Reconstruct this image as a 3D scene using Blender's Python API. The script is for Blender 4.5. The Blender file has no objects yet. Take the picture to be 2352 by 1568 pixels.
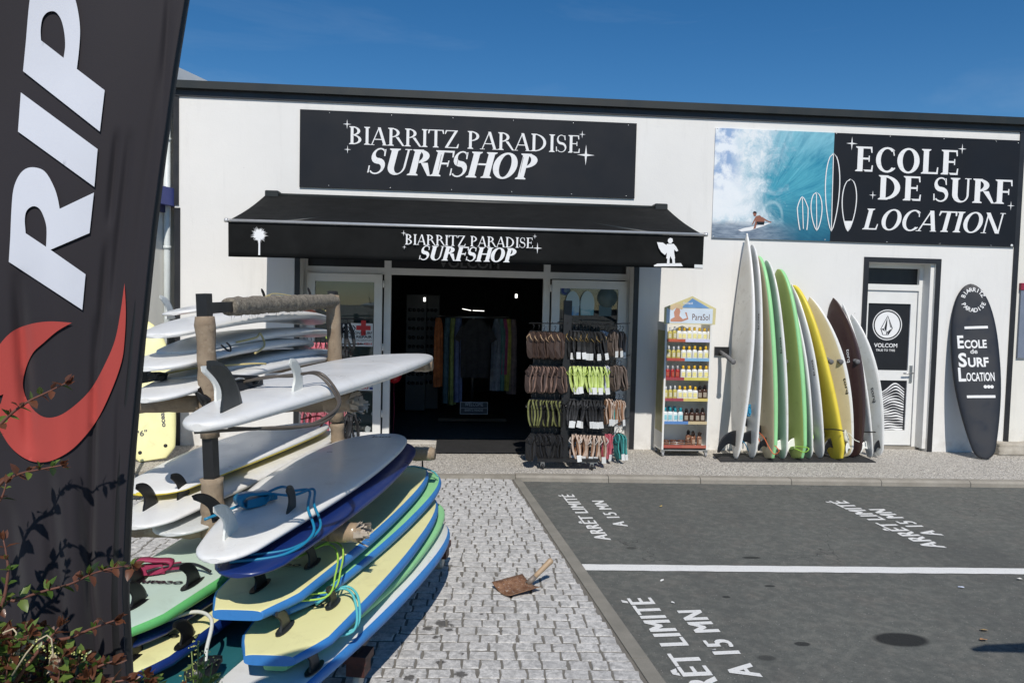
import bpy, math, random
from mathutils import Vector, Matrix
random.seed(7)
S = bpy.context.scene
COL = S.collection
rad = math.radians

# ---------------------------------------------------------------- camera
YAW, PITCH, ROLL = rad(4.28), rad(2.81), rad(1.33)
FPX = 1850.0 / 2560 * 2352            # focal length in pixels of a 2352 px wide picture
CAM = Vector((0, -9.318, 1.817))
FW = Vector((math.sin(YAW) * math.cos(PITCH), math.cos(YAW) * math.cos(PITCH), -math.sin(PITCH)))
_r = Vector((math.cos(YAW), -math.sin(YAW), 0)); _u = _r.cross(FW)
CR = _r * math.cos(ROLL) + _u * math.sin(ROLL)
CU = _u * math.cos(ROLL) - _r * math.sin(ROLL)
cd = bpy.data.cameras.new('camera'); cam = bpy.data.objects.new('camera', cd); COL.objects.link(cam)
m = Matrix((CR, CU, -FW)).transposed().to_4x4(); m.translation = CAM
cam.matrix_world = m
cd.sensor_width = 36.0; cd.lens = 36.0 * FPX / 2352; cd.clip_start = 0.05; cd.clip_end = 3000
S.camera = cam

# ---------------------------------------------------------------- sky, sun, exposure
SUN_EL, SUN_AZ = 47.5, 1.0            # azimuth: degrees to the right of straight behind the viewer
w = bpy.data.worlds.new('World'); S.world = w; w.use_nodes = True
nt = w.node_tree; nt.nodes.clear()
wo = nt.nodes.new('ShaderNodeOutputWorld'); bg = nt.nodes.new('ShaderNodeBackground')
sky = nt.nodes.new('ShaderNodeTexSky'); sky.sky_type = 'NISHITA'; sky.sun_disc = False
sky.sun_elevation = rad(SUN_EL); sky.sun_rotation = rad(180 - SUN_AZ)
sky.altitude = 400; sky.air_density = 1.0; sky.dust_density = 0.0; sky.ozone_density = 4.0
bg.inputs['Strength'].default_value = 0.09
tc = nt.nodes.new('ShaderNodeTexCoord'); mp = nt.nodes.new('ShaderNodeMapping')
mp.inputs['Rotation'].default_value = (0.0, rad(24), rad(20)); mp.inputs['Scale'].default_value = (1.1, 2.0, 7.0)
ns = nt.nodes.new('ShaderNodeTexNoise'); ns.inputs['Scale'].default_value = 1.7; ns.inputs['Detail'].default_value = 7
ns.inputs['Roughness'].default_value = 0.62; ns.inputs['Distortion'].default_value = 0.5
rp = nt.nodes.new('ShaderNodeMapRange'); rp.inputs['From Min'].default_value = 0.5; rp.inputs['From Max'].default_value = 0.85
rp.inputs['To Max'].default_value = 0.11; rp.clamp = True
mx = nt.nodes.new('ShaderNodeMix'); mx.data_type = 'RGBA'; mx.inputs['B'].default_value = (7.5, 8.6, 9.6, 1)
nt.links.new(tc.outputs['Generated'], mp.inputs['Vector']); nt.links.new(mp.outputs[0], ns.inputs['Vector'])
nt.links.new(ns.outputs['Fac'], rp.inputs['Value']); nt.links.new(rp.outputs[0], mx.inputs['Factor'])
hs = nt.nodes.new('ShaderNodeHueSaturation'); hs.inputs['Saturation'].default_value = 1.30; hs.inputs['Value'].default_value = 1.0
nt.links.new(sky.outputs[0], hs.inputs['Color']); nt.links.new(hs.outputs[0], mx.inputs['A']); nt.links.new(mx.outputs['Result'], bg.inputs['Color'])
nt.links.new(bg.outputs[0], wo.inputs['Surface'])
sl = bpy.data.lights.new('sun', 'SUN'); sl.energy = 4.05; sl.angle = rad(0.53); sl.color = (1.0, 0.945, 0.865)
so = bpy.data.objects.new('sun', sl); COL.objects.link(so)
ts = Vector((math.sin(rad(SUN_AZ)) * math.cos(rad(SUN_EL)), -math.cos(rad(SUN_AZ)) * math.cos(rad(SUN_EL)), math.sin(rad(SUN_EL))))
so.rotation_euler = ts.to_track_quat('Z', 'Y').to_euler(); so.location = ts * 60
vs = S.view_settings
S.display_settings.display_device = 'sRGB'; vs.view_transform = 'Standard'; vs.look = 'None'
vs.exposure = 0.0; vs.gamma = 1.0; vs.use_curve_mapping = False

# ---------------------------------------------------------------- placing helpers (pixels of a 2352 px wide view)
def ray(x, y): return FW + CR * ((x - 1176) / FPX) - CU * ((y - 784) / FPX)
def atY(x, y, Y=0.0): d = ray(x, y); return CAM + d * ((Y - CAM.y) / d.y)
def atZ(x, y, z=0.0): d = ray(x, y); return CAM + d * ((z - CAM.z) / d.z)
def atD(x, y, dep): return CAM + ray(x, y) * dep

# ---------------------------------------------------------------- materials
class N:
    def __init__(s, name):
        s.m = bpy.data.materials.new(name); s.m.use_nodes = True
        s.t = s.m.node_tree; s.b = s.t.nodes['Principled BSDF']; s._c = {}
    def n(s, typ, **kw):
        o = s.t.nodes.new(typ)
        for k, v in kw.items(): setattr(o, k, v)
        return o
    def set(s, sock, v):
        if isinstance(v, bpy.types.NodeSocket): s.t.links.new(v, sock)
        elif isinstance(v, (tuple, list)) and len(v) == 3 and sock.type == 'RGBA': sock.default_value = (*v, 1)
        else: sock.default_value = v
    def co(s, kind='Object'):
        if 'tc' not in s._c: s._c['tc'] = s.n('ShaderNodeTexCoord')
        return s._c['tc'].outputs[kind]
    def pos(s):
        return s.n('ShaderNodeNewGeometry').outputs['Position']
    def sep(s, v):
        o = s.n('ShaderNodeSeparateXYZ'); s.set(o.inputs[0], v); return o.outputs
    def math(s, op, a, b=0.0, c=None):
        o = s.n('ShaderNodeMath', operation=op); s.set(o.inputs[0], a); s.set(o.inputs[1], b)
        if c is not None: s.set(o.inputs[2], c)
        return o.outputs[0]
    def noise(s, scale, detail=4, rough=.55, vec=None, dist=0.0, stretch=None):
        o = s.n('ShaderNodeTexNoise'); o.inputs['Scale'].default_value = scale; o.inputs['Detail'].default_value = detail
        o.inputs['Roughness'].default_value = rough; o.inputs['Distortion'].default_value = dist
        v = vec if vec is not None else s.co()
        if stretch:
            mp = s.n('ShaderNodeMapping'); mp.inputs['Scale'].default_value = stretch; s.set(mp.inputs[0], v); v = mp.outputs[0]
        s.set(o.inputs['Vector'], v); return o.outputs['Fac']
    def vor(s, scale, vec=None, feature='F1', out='Distance'):
        o = s.n('ShaderNodeTexVoronoi', feature=feature); o.inputs['Scale'].default_value = scale
        s.set(o.inputs['Vector'], vec if vec is not None else s.co()); return o.outputs[out]
    def rng(s, v, a, b, c=0.0, d=1.0, smooth=False):
        o = s.n('ShaderNodeMapRange'); o.clamp = True
        if smooth: o.interpolation_type = 'SMOOTHSTEP'
        s.set(o.inputs['Value'], v)
        for q, x in zip(('From Min', 'From Max', 'To Min', 'To Max'), (a, b, c, d)): s.set(o.inputs[q], x)
        return o.outputs[0]
    def mix(s, f, a, b, mode='MIX'):
        o = s.n('ShaderNodeMix', data_type='RGBA', blend_type=mode)
        s.set(o.inputs['Factor'], f); s.set(o.inputs['A'], a); s.set(o.inputs['B'], b); return o.outputs['Result']
    def bump(s, h, strength=.3, dist=.01):
        o = s.n('ShaderNodeBump'); o.inputs['Strength'].default_value = strength; o.inputs['Distance'].default_value = dist
        s.set(o.inputs['Height'], h); s.t.links.new(o.outputs[0], s.b.inputs['Normal'])
    def out(s, col, rough=.6, metal=0.0, spec=.5):
        s.set(s.b.inputs['Base Color'], col); s.set(s.b.inputs['Roughness'], rough)
        s.set(s.b.inputs['Metallic'], metal); s.set(s.b.inputs['Specular IOR Level'], spec); return s.m

def mat(name, col, rough=.6, metal=0.0, var=.12, scale=6.0, bump=0.0, bscale=60.0, spec=.5, speck=None, coat=0.0):
    """plain coloured material with uneven tone, optional grain and specks of dirt"""
    g = N(name); c = Vector(col)
    f = g.noise(scale, 5, .6)
    o = g.mix(g.rng(f, .3, .7), tuple(c * (1 - var)), tuple(min(1, q) for q in c * (1 + var * .6)))
    if speck:
        sp = g.noise(speck[0], 3, .7); o = g.mix(g.rng(sp, speck[1], speck[1] + .08, 0, speck[3] if len(speck) > 3 else .8), o, speck[2])
    if bump: g.bump(g.noise(bscale, 4, .6), bump, .004)
    r = g.rng(g.noise(scale * 2.3, 3), .3, .7, max(0, rough - .07), min(1, rough + .07))
    if coat: g.b.inputs['Coat Weight'].default_value = coat; g.b.inputs['Coat Roughness'].default_value = .12
    return g.out(o, r, metal, spec)

# ---------------------------------------------------------------- mesh building
class MB:
    def __init__(s): s.v = []; s.f = []; s.mi = []; s.sm = []
    def add(s, verts, faces, mi=0, smooth=False):
        o = len(s.v); s.v += [tuple(v) for v in verts]
        for f in faces: s.f.append([i + o for i in f]); s.mi.append(mi); s.sm.append(smooth)
        return s
    def box(s, a, b, mi=0):
        x0, y0, z0 = a; x1, y1, z1 = b
        x0, x1 = min(x0, x1), max(x0, x1); y0, y1 = min(y0, y1), max(y0, y1); z0, z1 = min(z0, z1), max(z0, z1)
        return s.add([(x0, y0, z0), (x1, y0, z0), (x1, y1, z0), (x0, y1, z0), (x0, y0, z1), (x1, y0, z1), (x1, y1, z1), (x0, y1, z1)],
              [(0, 3, 2, 1), (4, 5, 6, 7), (0, 1, 5, 4), (1, 2, 6, 5), (2, 3, 7, 6), (3, 0, 4, 7)], mi)
    def obox(s, c, ax, ay, az, hx, hy, hz, mi=0, taper=1.0):
        """oriented box: centre, unit axes, half sizes; taper scales the +z end"""
        c, ax, ay, az = Vector(c), Vector(ax), Vector(ay), Vector(az); v = []
        for k in (-1, 1):
            t = taper if k > 0 else 1
            for (i, j) in ((-1, -1), (1, -1), (1, 1), (-1, 1)): v.append(c + ax * i * hx * t + ay * j * hy * t + az * k * hz)
        return s.add(v, [(0, 3, 2, 1), (4, 5, 6, 7), (0, 1, 5, 4), (1, 2, 6, 5), (2, 3, 7, 6), (3, 0, 4, 7)], mi)
    def bbox(s, a, b, r=.004, mi=0):
        """box with chamfered vertical and top edges"""
        x0, y0, z0 = a; x1, y1, z1 = b
        def ring(i, z): return [(x0 + i + r, y0 + i, z), (x1 - i - r, y0 + i, z), (x1 - i, y0 + i + r, z), (x1 - i, y1 - i - r, z), (x1 - i - r, y1 - i, z), (x0 + i + r, y1 - i, z), (x0 + i, y1 - i - r, z), (x0 + i, y0 + i + r, z)]
        v = ring(0, z0 + r) + ring(0, z1 - r) + ring(r, z1) + ring(r, z0); f = []
        for k, (p, q) in enumerate(((0, 8), (8, 16), (24, 0))):
            for i in range(8): f.append((p + i, p + (i + 1) % 8, q + (i + 1) % 8, q + i))
        f.append(tuple(range(16, 24))); f.append(tuple(range(31, 23, -1)))
        return s.add(v, f, mi)
    def tube(s, pts, r, n=8, mi=0, cap=True, closed=False, jit=0.0):
        pts = [Vector(p) for p in pts]; v = []; f = []; L = len(pts)
        rs = r if isinstance(r, (list, tuple)) else [r] * L
        up = None
        for i, p in enumerate(pts):
            if closed: d = pts[(i + 1) % L] - pts[i - 1]
            else: d = pts[min(i + 1, L - 1)] - pts[max(i - 1, 0)]
            if d.length < 1e-9: d = Vector((0, 0, 1))
            d.normalize()
            if up is None:
                up = Vector((0, 0, 1)) if abs(d.z) < .9 else Vector((1, 0, 0))
            a = d.cross(up)
            if a.length < 1e-6: a = d.cross(Vector((1, 0, .1)))
            a.normalize(); b = a.cross(d); up = b
            for k in range(n):
                t = 2 * math.pi * k / n; q = rs[i] * (1 + (random.uniform(-jit, jit) if jit else 0))
                v.append(p + a * math.cos(t) * q + b * math.sin(t) * q)
        for i in range(L if closed else L - 1):
            for k in range(n):
                j = (i + 1) % L
                f.append((i * n + k, i * n + (k + 1) % n, j * n + (k + 1) % n, j * n + k))
        if cap and not closed: f.append(tuple(range(n - 1, -1, -1))); f.append(tuple(range((L - 1) * n, L * n)))
        return s.add(v, f, mi, True)
    def lathe(s, prof, c, axis='z', n=14, mi=0, ax=None):
        """prof: list of (radius, height)"""
        c = Vector(c); A = Vector(ax) if ax else {'z': Vector((0, 0, 1)), 'x': Vector((1, 0, 0)), 'y': Vector((0, 1, 0))}[axis]
        A.normalize(); X = A.orthogonal().normalized(); Yv = A.cross(X); v = []; f = []
        for (r, h) in prof:
            for k in range(n):
                t = 2 * math.pi * k / n; v.append(c + A * h + X * math.cos(t) * r + Yv * math.sin(t) * r)
        for i in range(len(prof) - 1):
            for k in range(n): f.append((i * n + k, i * n + (k + 1) % n, (i + 1) * n + (k + 1) % n, (i + 1) * n + k))
        f.append(tuple(range(n - 1, -1, -1))); f.append(tuple(range((len(prof) - 1) * n, len(prof) * n)))
        return s.add(v, f, mi, True)
    def prism(s, poly, O, ax, ay, th, mi=0, bevel=0.0):
        """2D polygon on plane (O, ax, ay) extruded by th along ax x ay"""
        O, ax, ay = Vector(O), Vector(ax), Vector(ay); nz = ax.cross(ay).normalized(); n = len(poly)
        a = 0
        for i in range(n): a += poly[i][0] * poly[(i + 1) % n][1] - poly[(i + 1) % n][0] * poly[i][1]
        if a < 0: poly = list(reversed(poly))
        v = [O + ax * p[0] + ay * p[1] for p in poly]; v += [q + nz * th for q in v]
        f = [tuple(range(n - 1, -1, -1)), tuple(range(n, 2 * n))] + [(i, (i + 1) % n, n + (i + 1) % n, n + i) for i in range(n)]
        return s.add(v, f, mi)
    def flat(s, poly, O, ax, ay, mi=0, off=0.0):
        O, ax, ay = Vector(O), Vector(ax), Vector(ay); nz = ax.cross(ay).normalized(); n = len(poly)
        a = 0
        for i in range(n): a += poly[i][0] * poly[(i + 1) % n][1] - poly[(i + 1) % n][0] * poly[i][1]
        if a < 0: poly = list(reversed(poly))
        return s.add([O + ax * p[0] + ay * p[1] + nz * off for p in poly], [tuple(range(n))], mi)
    def mesh(s, name, mats):
        me = bpy.data.meshes.new(name); me.from_pydata(s.v, [], s.f); me.update()
        for q in (mats if isinstance(mats, (list, tuple)) else [mats]): me.materials.append(q)
        me.polygons.foreach_set('material_index', s.mi); me.polygons.foreach_set('use_smooth', s.sm); me.update()
        return me
    def build(s, name, mats, parent=None, **tags):
        if parent is None and s.v and not tags.pop('raw', False):   # top-level mesh: origin at its base
            xs, ys, zs = zip(*s.v); c = Vector(((min(xs) + max(xs)) / 2, (min(ys) + max(ys)) / 2, min(zs)))
            s.v = [tuple(Vector(q) - c) for q in s.v]
        else: c = None; tags.pop('raw', None)
        o = bpy.data.objects.new(name, s.mesh(name, mats)); COL.objects.link(o)
        if c is not None: o.location = c
        if parent is not None: adopt(o, parent)
        if tags: tag(o, **tags)
        return o

def adopt(o, parent):
    """child keeps the world coordinates its mesh was built in"""
    o.parent = parent
    o.matrix_parent_inverse = Matrix.Translation(-parent.location) if parent.type == 'EMPTY' or parent.parent is None else Matrix()
def tag(o, label=None, category=None, group=None, kind=None):
    if label: o['label'] = label
    if category: o['category'] = category
    if group: o['group'] = group
    if kind: o['kind'] = kind
    return o
def thing(name, loc, label=None, category=None, group=None, kind=None):
    o = bpy.data.objects.new(name, None); COL.objects.link(o); o.location = loc; o.empty_display_size = .1
    return tag(o, label, category, group, kind)
def copy_tree(o, parent=None):
    c = o.copy(); COL.objects.link(c)
    if parent is not None: c.parent = parent
    for ch in list(o.children): copy_tree(ch, c)
    return c

# ---------------------------------------------------------------- lettering
_tc = {}
def text_geo(s, bold=0.0, spacing=1.0):
    """outline text in the built-in sans face -> (verts2d, faces, width), cap height about .7"""
    key = (s, bold, spacing)
    if key in _tc: return _tc[key]
    cu = bpy.data.curves.new('t', 'FONT'); cu.body = s; cu.offset = bold; cu.space_character = spacing; cu.resolution_u = 3
    ob = bpy.data.objects.new('t', cu); COL.objects.link(ob)
    me = bpy.data.meshes.new_from_object(ob)
    v = [(q.co.x, q.co.y) for q in me.vertices]; f = [tuple(p.vertices) for p in me.polygons]
    bpy.data.objects.remove(ob); bpy.data.curves.remove(cu); bpy.data.meshes.remove(me)
    if not v: return ([], [], .3)
    x0 = min(a for a, b in v); x1 = max(a for a, b in v)
    _tc[key] = ([(a - x0, b) for a, b in v], f, x1 - x0); return _tc[key]
def put_text(mb, s, O, ax, ay, height, width=None, bold=0.0, spacing=1.0, align='l', off=.001, mi=0, shear=0.0, cap=.70):
    """height = cap height in metres, width = forced total width"""
    v, f, w_ = text_geo(s, bold, spacing); k = height / cap; kx = (width / w_) if width else k
    O, ax, ay = Vector(O), Vector(ax).normalized(), Vector(ay).normalized(); nz = ax.cross(ay)
    x0 = {'l': 0, 'c': -w_ * kx / 2, 'r': -w_ * kx}[align]
    mb.add([O + ax * (x0 + a * kx + shear * b * k) + ay * (b * k) + nz * off for a, b in v], f, mi)

def arc(cx, cy, ro, ri, a0, a1, n=14):
    """band between two ellipses ro=(rx,ry), ri=(rx,ry,dx)"""
    P = []; Q = []
    for i in range(n + 1):
        t = rad(a0 + (a1 - a0) * i / n)
        P.append((cx + ro[0] * math.cos(t), cy + ro[1] * math.sin(t)))
        Q.append((cx + (ri[2] if len(ri) > 2 else 0) + ri[0] * math.cos(t), cy + ri[1] * math.sin(t)))
    return [[P[i], P[i + 1], Q[i + 1], Q[i]] for i in range(n)]
def serif_glyph(ch, T=.15, t=.055):
    """roman capitals of cap height 1 -> (polygons, advance)"""
    s = .075; h = .032
    def stem(x, y0=0, y1=1, foot=True, head=True):
        r = [[(x, y0), (x + T, y0), (x + T, y1), (x, y1)]]
        if foot: r.append([(x - s, y0), (x + T + s, y0), (x + T + s, y0 + h), (x + T, y0 + h * 2.6), (x, y0 + h * 2.6), (x - s, y0 + h)])
        if head: r.append([(x - s, y1), (x - s, y1 - h), (x, y1 - h * 2.6), (x + T, y1 - h * 2.6), (x + T + s, y1 - h), (x + T + s, y1)])
        return r
    def bar(x0, x1, y, d=1, e=.16):
        return [[(x0, y - t / 2), (x1, y - t / 2), (x1, y + t / 2), (x0, y + t / 2)]] + ([[(x1 - .07, y + t / 2 * (1 if d < 0 else -1) * -1), (x1, y), (x1 + .012, y - d * e), (x1 - .03, y - d * e)]] if e else [])
    def diag(x0, y0, x1, y1, wd): return [[(x0, y0), (x0 + wd, y0), (x1 + wd, y1), (x1, y1)]]
    def foot(x, y, wd=.24): return [[(x - wd / 2, y), (x + wd / 2, y), (x + wd / 2, y + h), (x - wd / 2, y + h)]]
    def bowl(x, y, w_, hh): # right-hand bowl from x, bottom y, height hh
        return arc(x, y + hh / 2, (w_, hh / 2), (w_ - T * 1.02, hh / 2 - t), -90, 90)
    a = .085
    if ch == 'I': return stem(a), T + 2 * a
    if ch == 'L': return stem(a) + bar(a + T, a + T + .36, t / 2, -1, .24), .72
    if ch == 'E': return stem(a) + bar(a + T, a + T + .33, 1 - t / 2, 1, .2) + bar(a + T, a + T + .25, .52, 0, 0) + [[(a + T + .21, .4), (a + T + .25, .4), (a + T + .25, .64), (a + T + .21, .64)]] + bar(a + T, a + T + .37, t / 2, -1, .22), .70
    if ch == 'F': return stem(a) + bar(a + T, a + T + .35, 1 - t / 2, 1, .22) + bar(a + T, a + T + .25, .5, 0, 0) + [[(a + T + .21, .38), (a + T + .25, .38), (a + T + .25, .62), (a + T + .21, .62)]], .66
    if ch == 'H': return stem(a) + stem(a + .52) + [[(a + T, .49), (a + .52, .49), (a + .52, .49 + t), (a + T, .49 + t)]], .84
    if ch == 'T': return stem(.30, head=False) + [[(.0, 1 - t), (.75, 1 - t), (.75, 1), (.0, 1)], [(0, 1), (-.02, .78), (.03, .78), (.09, 1)], [(.75, 1), (.77, .78), (.72, .78), (.66, 1)]], .76
    if ch == 'D': return stem(a) + bowl(a + T * .6, 0, .60, 1) , .88
    if ch == 'P': return stem(a) + bowl(a + T * .6, .44, .42, .56), .66
    if ch == 'B': return stem(a) + bowl(a + T * .6, .5, .38, .5) + bowl(a + T * .6, 0, .44, .54), .70
    if ch == 'R': return stem(a) + bowl(a + T * .6, .47, .41, .53) + [[(.38, .5), (.38 + T * 1.1, .5), (.80, .03), (.88, .02), (.88, 0), (.72, 0)]], .80
    if ch == 'A': return diag(.02, 0, .38, 1, t) + diag(.62, 0, .34, 1, T) + [[(.15, .3), (.58, .3), (.56, .3 + t), (.17, .3 + t)]] + foot(.06, 0, .24) + foot(.70, 0, .28), .80
    if ch == 'N': return diag(.02, 1, .64, 0, T) + [[(.1, 0), (.1 + t, 0), (.1 + t, 1), (.1, 1)], [(.73, 0), (.73 + t, 0), (.73 + t, 1), (.73, 1)]] + foot(.12, 0) + [[(.64, 1), (.88, 1), (.88, 1 - h), (.64, 1 - h)]], .90
    if ch == 'U': return stem(.08, .32, 1, False) + [[(.62, .32), (.62 + t, .32), (.62 + t, 1), (.62, 1)], [(.53, 1), (.77, 1), (.77, 1 - h), (.53, 1 - h)]] + arc(.08 + (.54 + t) / 2, .33, ((.54 + t) / 2, .34), ((.54 + t) / 2 - (T + t) / 2, .27, (T - t) / 2), 180, 360), .80
    if ch == 'O': return arc(.45, .5, (.42, .515), (.42 - T, .515 - t), 0, 360, 30), .90
    if ch == 'C': return arc(.46, .5, (.42, .515), (.42 - T * .9, .515 - t), 48, 318, 24) + [[(.70, .90), (.74, .68), (.70, .68), (.66, .86)], [(.72, .10), (.78, .17), (.75, .2), (.68, .15)]], .78
    if ch == 'Z': return diag(.03, t * .5, .52, 1 - t * .5, T) + [[(.04, 0), (.68, 0), (.68, t), (.04, t)], [(.68, 0), (.72, .24), (.68, .24), (.60, t)], [(.06, 1 - t), (.66, 1 - t), (.66, 1), (.06, 1)], [(.06, 1), (.02, .78), (.06, .78), (.13, 1 - t)]], .74
    if ch == 'S':
        pts = []
        for i in range(25):
            u_ = i / 24
            if u_ < .5: q = rad(35 + 235 * u_ * 2); pts.append((.29 + .19 * math.cos(q), .745 + .235 * math.sin(q)))
            else: q = rad(90 - 235 * (u_ - .5) * 2); pts.append((.29 + .22 * math.cos(q), .265 + .245 * math.sin(q)))
        r = []; W_ = [t * .7 + (T - t * .7) * math.exp(-((i / 24 - .5) / .2) ** 2) for i in range(25)]
        L = []
        for i in range(25):
            a_ = Vector(pts[max(0, i - 1)]); b_ = Vector(pts[min(24, i + 1)]); d_ = (b_ - a_).normalized(); n_ = Vector((-d_.y, d_.x)); p_ = Vector(pts[i])
            L.append((p_ + n_ * W_[i] / 2, p_ - n_ * W_[i] / 2))
        for i in range(24): r.append([tuple(L[i][0]), tuple(L[i + 1][0]), tuple(L[i + 1][1]), tuple(L[i][1])])
        r += [[(.42, .95), (.48, .97), (.50, .70), (.46, .70)], [(.08, .06), (.03, .04), (.02, .32), (.06, .32)]]
        return r, .60
    return [], .34
def put_serif(mb, s, O, ax, ay, height, width, T=.15, t=.055, shear=0.0, mi=0, off=.0015, track=.03):
    O, ax, ay = Vector(O), Vector(ax).normalized(), Vector(ay).normalized()
    tot = sum(serif_glyph(c, T, t)[1] + track for c in s) - track; kx = width / tot; x = 0; q = 0
    for c in s:
        P, a = serif_glyph(c, T, t)
        for poly in P:
            q = (q + 1) % 6
            mb.flat([((x + px + shear * py) * kx, py * height) for px, py in poly], O, ax, ay, mi, off + q * .00025)
        x += a + track
def put_star(mb, c, O, ax, ay, r, off=.002, mi=0):
    P = []
    for i in range(8):
        a = math.pi / 4 * i; k = r if i % 2 == 0 else r * .17
        P.append((c[0] + k * (1.15 if i % 4 == 2 else 1) * math.cos(a), c[1] + k * (1.15 if i % 4 == 2 else 1) * math.sin(a)))
    mb.flat(P, O, ax, ay, mi, off)
ORD = ['first', 'second', 'third', 'fourth', 'fifth', 'sixth', 'seventh', 'eighth', 'ninth', 'tenth']
X3, Y3, Z3 = Vector((1, 0, 0)), Vector((0, 1, 0)), Vector((0, 0, 1))
# ================================================================ SETTING
KK = 2560 / 2352
def zc(zx, zy, ox, oy, sc): return ((ox + zx * sc) / KK, (oy + zy * sc) / KK)
ZP, ZS, ZA = 0.0, -0.03, -0.06        # levels: pavement, stone paving, asphalt
M = {}
def asphalt_mat():
    g = N('asphalt'); p = g.pos()
    fine = g.noise(260, 3, .7, p); mid = g.noise(38, 5, .7, p); big = g.noise(.9, 4, .6, p); mid2 = g.noise(5, 5, .65, p); m3 = g.noise(14, 5, .7, p); tyre = g.noise(1.6, 5, .6, p, .3, (1, .12, 1))
    c = g.mix(g.rng(fine, .32, .68), (.070, .074, .066), (.185, .190, .170))
    c = g.mix(g.rng(mid, .35, .75, 0, .35), c, (.19, .19, .178))
    c = g.mix(g.rng(big, .35, .7, 0, .45), c, (.088, .091, .085))
    c = g.mix(g.rng(mid2, .50, .75, 0, .5), c, (.175, .155, .135))
    c = g.mix(g.rng(m3, .42, .66, 0, .55), c, (.078, .082, .078)); c = g.mix(g.rng(m3, .5, .3, 0, .45), c, (.19, .185, .165)); c = g.mix(g.rng(tyre, .52, .72, 0, .45), c, (.070, .072, .070))
    vo = g.n('ShaderNodeTexVoronoi'); vo.inputs['Scale'].default_value = 62; g.set(vo.inputs['Vector'], p)
    chip = g.math('MULTIPLY', g.math('LESS_THAN', vo.outputs['Distance'], .16), g.math('GREATER_THAN', g.sep(vo.outputs['Color'])[0], .86))
    c = g.mix(g.math('MULTIPLY', chip, .8), c, (.42, .41, .38))
    # oil spots with a shape of their own
    x, y, z = g.sep(p)
    wob = g.math('MULTIPLY', g.math('SUBTRACT', g.noise(14, 4, .6, p), .5), .11)
    wet = None
    for (px, py, rx, ry, amt) in OIL:
        q = atZ(px, py, ZA)
        dx = g.math('DIVIDE', g.math('SUBTRACT', x, q.x), rx); dy = g.math('DIVIDE', g.math('SUBTRACT', y, q.y), ry)
        d = g.math('ADD', g.math('SQRT', g.math('ADD', g.math('MULTIPLY', dx, dx), g.math('MULTIPLY', dy, dy))), g.math('MULTIPLY', wob, 5.0 if rx < .07 else 2.2))
        f = g.rng(d, .78, 1.0 if amt > .8 else 1.25, amt, 0)
        wet = f if wet is None else g.math('MAXIMUM', wet, f)
    c = g.mix(wet, c, (.020, .021, .021))
    sp = g.noise(3.1, 3, .55, p); sp2 = g.noise(17, 3, .5, p)
    spot = g.math('MULTIPLY', g.rng(sp, .5, .62), g.rng(sp2, .70, .76))
    c = g.mix(g.math('MULTIPLY', spot, .6), c, (.035, .035, .035))
    ed = g.n('ShaderNodeTexVoronoi', feature='DISTANCE_TO_EDGE'); ed.inputs['Scale'].default_value = .42
    wv = g.n('ShaderNodeVectorMath', operation='ADD'); nn_ = g.n('ShaderNodeTexNoise'); nn_.inputs['Scale'].default_value = 2.2; nn_.inputs['Detail'].default_value = 6; g.set(nn_.inputs['Vector'], p); g.set(wv.inputs[0], p); g.set(wv.inputs[1], nn_.outputs['Color']); g.set(ed.inputs['Vector'], wv.outputs[0])
    crack = g.math('MULTIPLY', g.rng(ed.outputs['Distance'], .0, .0028, 1, 0), g.rng(g.noise(.7, 2, .5, p), .48, .6))
    c = g.mix(g.math('MULTIPLY', crack, .75), c, (.03, .03, .03))
    g.bump(g.math('ADD', fine, g.math('MULTIPLY', g.vor(120, p), .8)), .55, .006)
    return g.out(c, .88, 0, .3)
OIL = [(2070, 1468, .175, .10, .97), (1842, 1478, .05, .03, .85), (1668, 1370, .03, .02, .85),
       (1450, 1258, .04, .03, .6), (1726, 1280, .08, .03, .85), (1768, 1345, .04, .02, .85),
       (1760, 1510, .05, .03, .6)]
M['asphalt'] = asphalt_mat()
def pebble_mat():
    g = N('washed gravel'); p = g.pos()
    vo = g.n('ShaderNodeTexVoronoi'); vo.inputs['Scale'].default_value = 85; g.set(vo.inputs['Vector'], p)
    h = g.sep(vo.outputs['Color'])[0]
    c = g.mix(h, (.36, .335, .29), (.74, .69, .61)); c = g.mix(g.math('GREATER_THAN', h, .86), c, (.82, .79, .73)); c = g.mix(g.math('LESS_THAN', h, .13), c, (.22, .20, .18))
    c = g.mix(g.rng(vo.outputs['Distance'], .5, .78), c, (.19, .18, .165))
    c = g.mix(g.rng(g.noise(1.1, 5, .6, p), .35, .75, 0, .45), c, (.42, .39, .35))
    c = g.mix(g.rng(g.noise(4.5, 4, .6, p), .62, .75, 0, .5), c, (.22, .2, .18))
    g.bump(g.math('MULTIPLY', vo.outputs['Distance'], -1), .7, .01)
    return g.out(c, .82, 0, .35)
M['pebble'] = pebble_mat()
def concrete_mat(name, a, b, sc=5):
    g = N(name); p = g.pos()
    c = g.mix(g.rng(g.noise(sc, 6, .65, p), .3, .7), a, b)
    c = g.mix(g.rng(g.noise(190, 3, .7, p), .35, .7, 0, .5), c, tuple(q * .62 for q in a))
    c = g.mix(g.rng(g.noise(1.7, 4, .6, p), .55, .75, 0, .4), c, tuple(q * .6 for q in a))
    g.bump(g.noise(120, 5, .7, p), .35, .005); return g.out(c, .88, 0, .3)
M['concrete'] = concrete_mat('strip concrete', (.21, .20, .17), (.30, .28, .24))
M['kerb'] = concrete_mat('kerb concrete', (.27, .245, .205), (.38, .35, .30))
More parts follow.
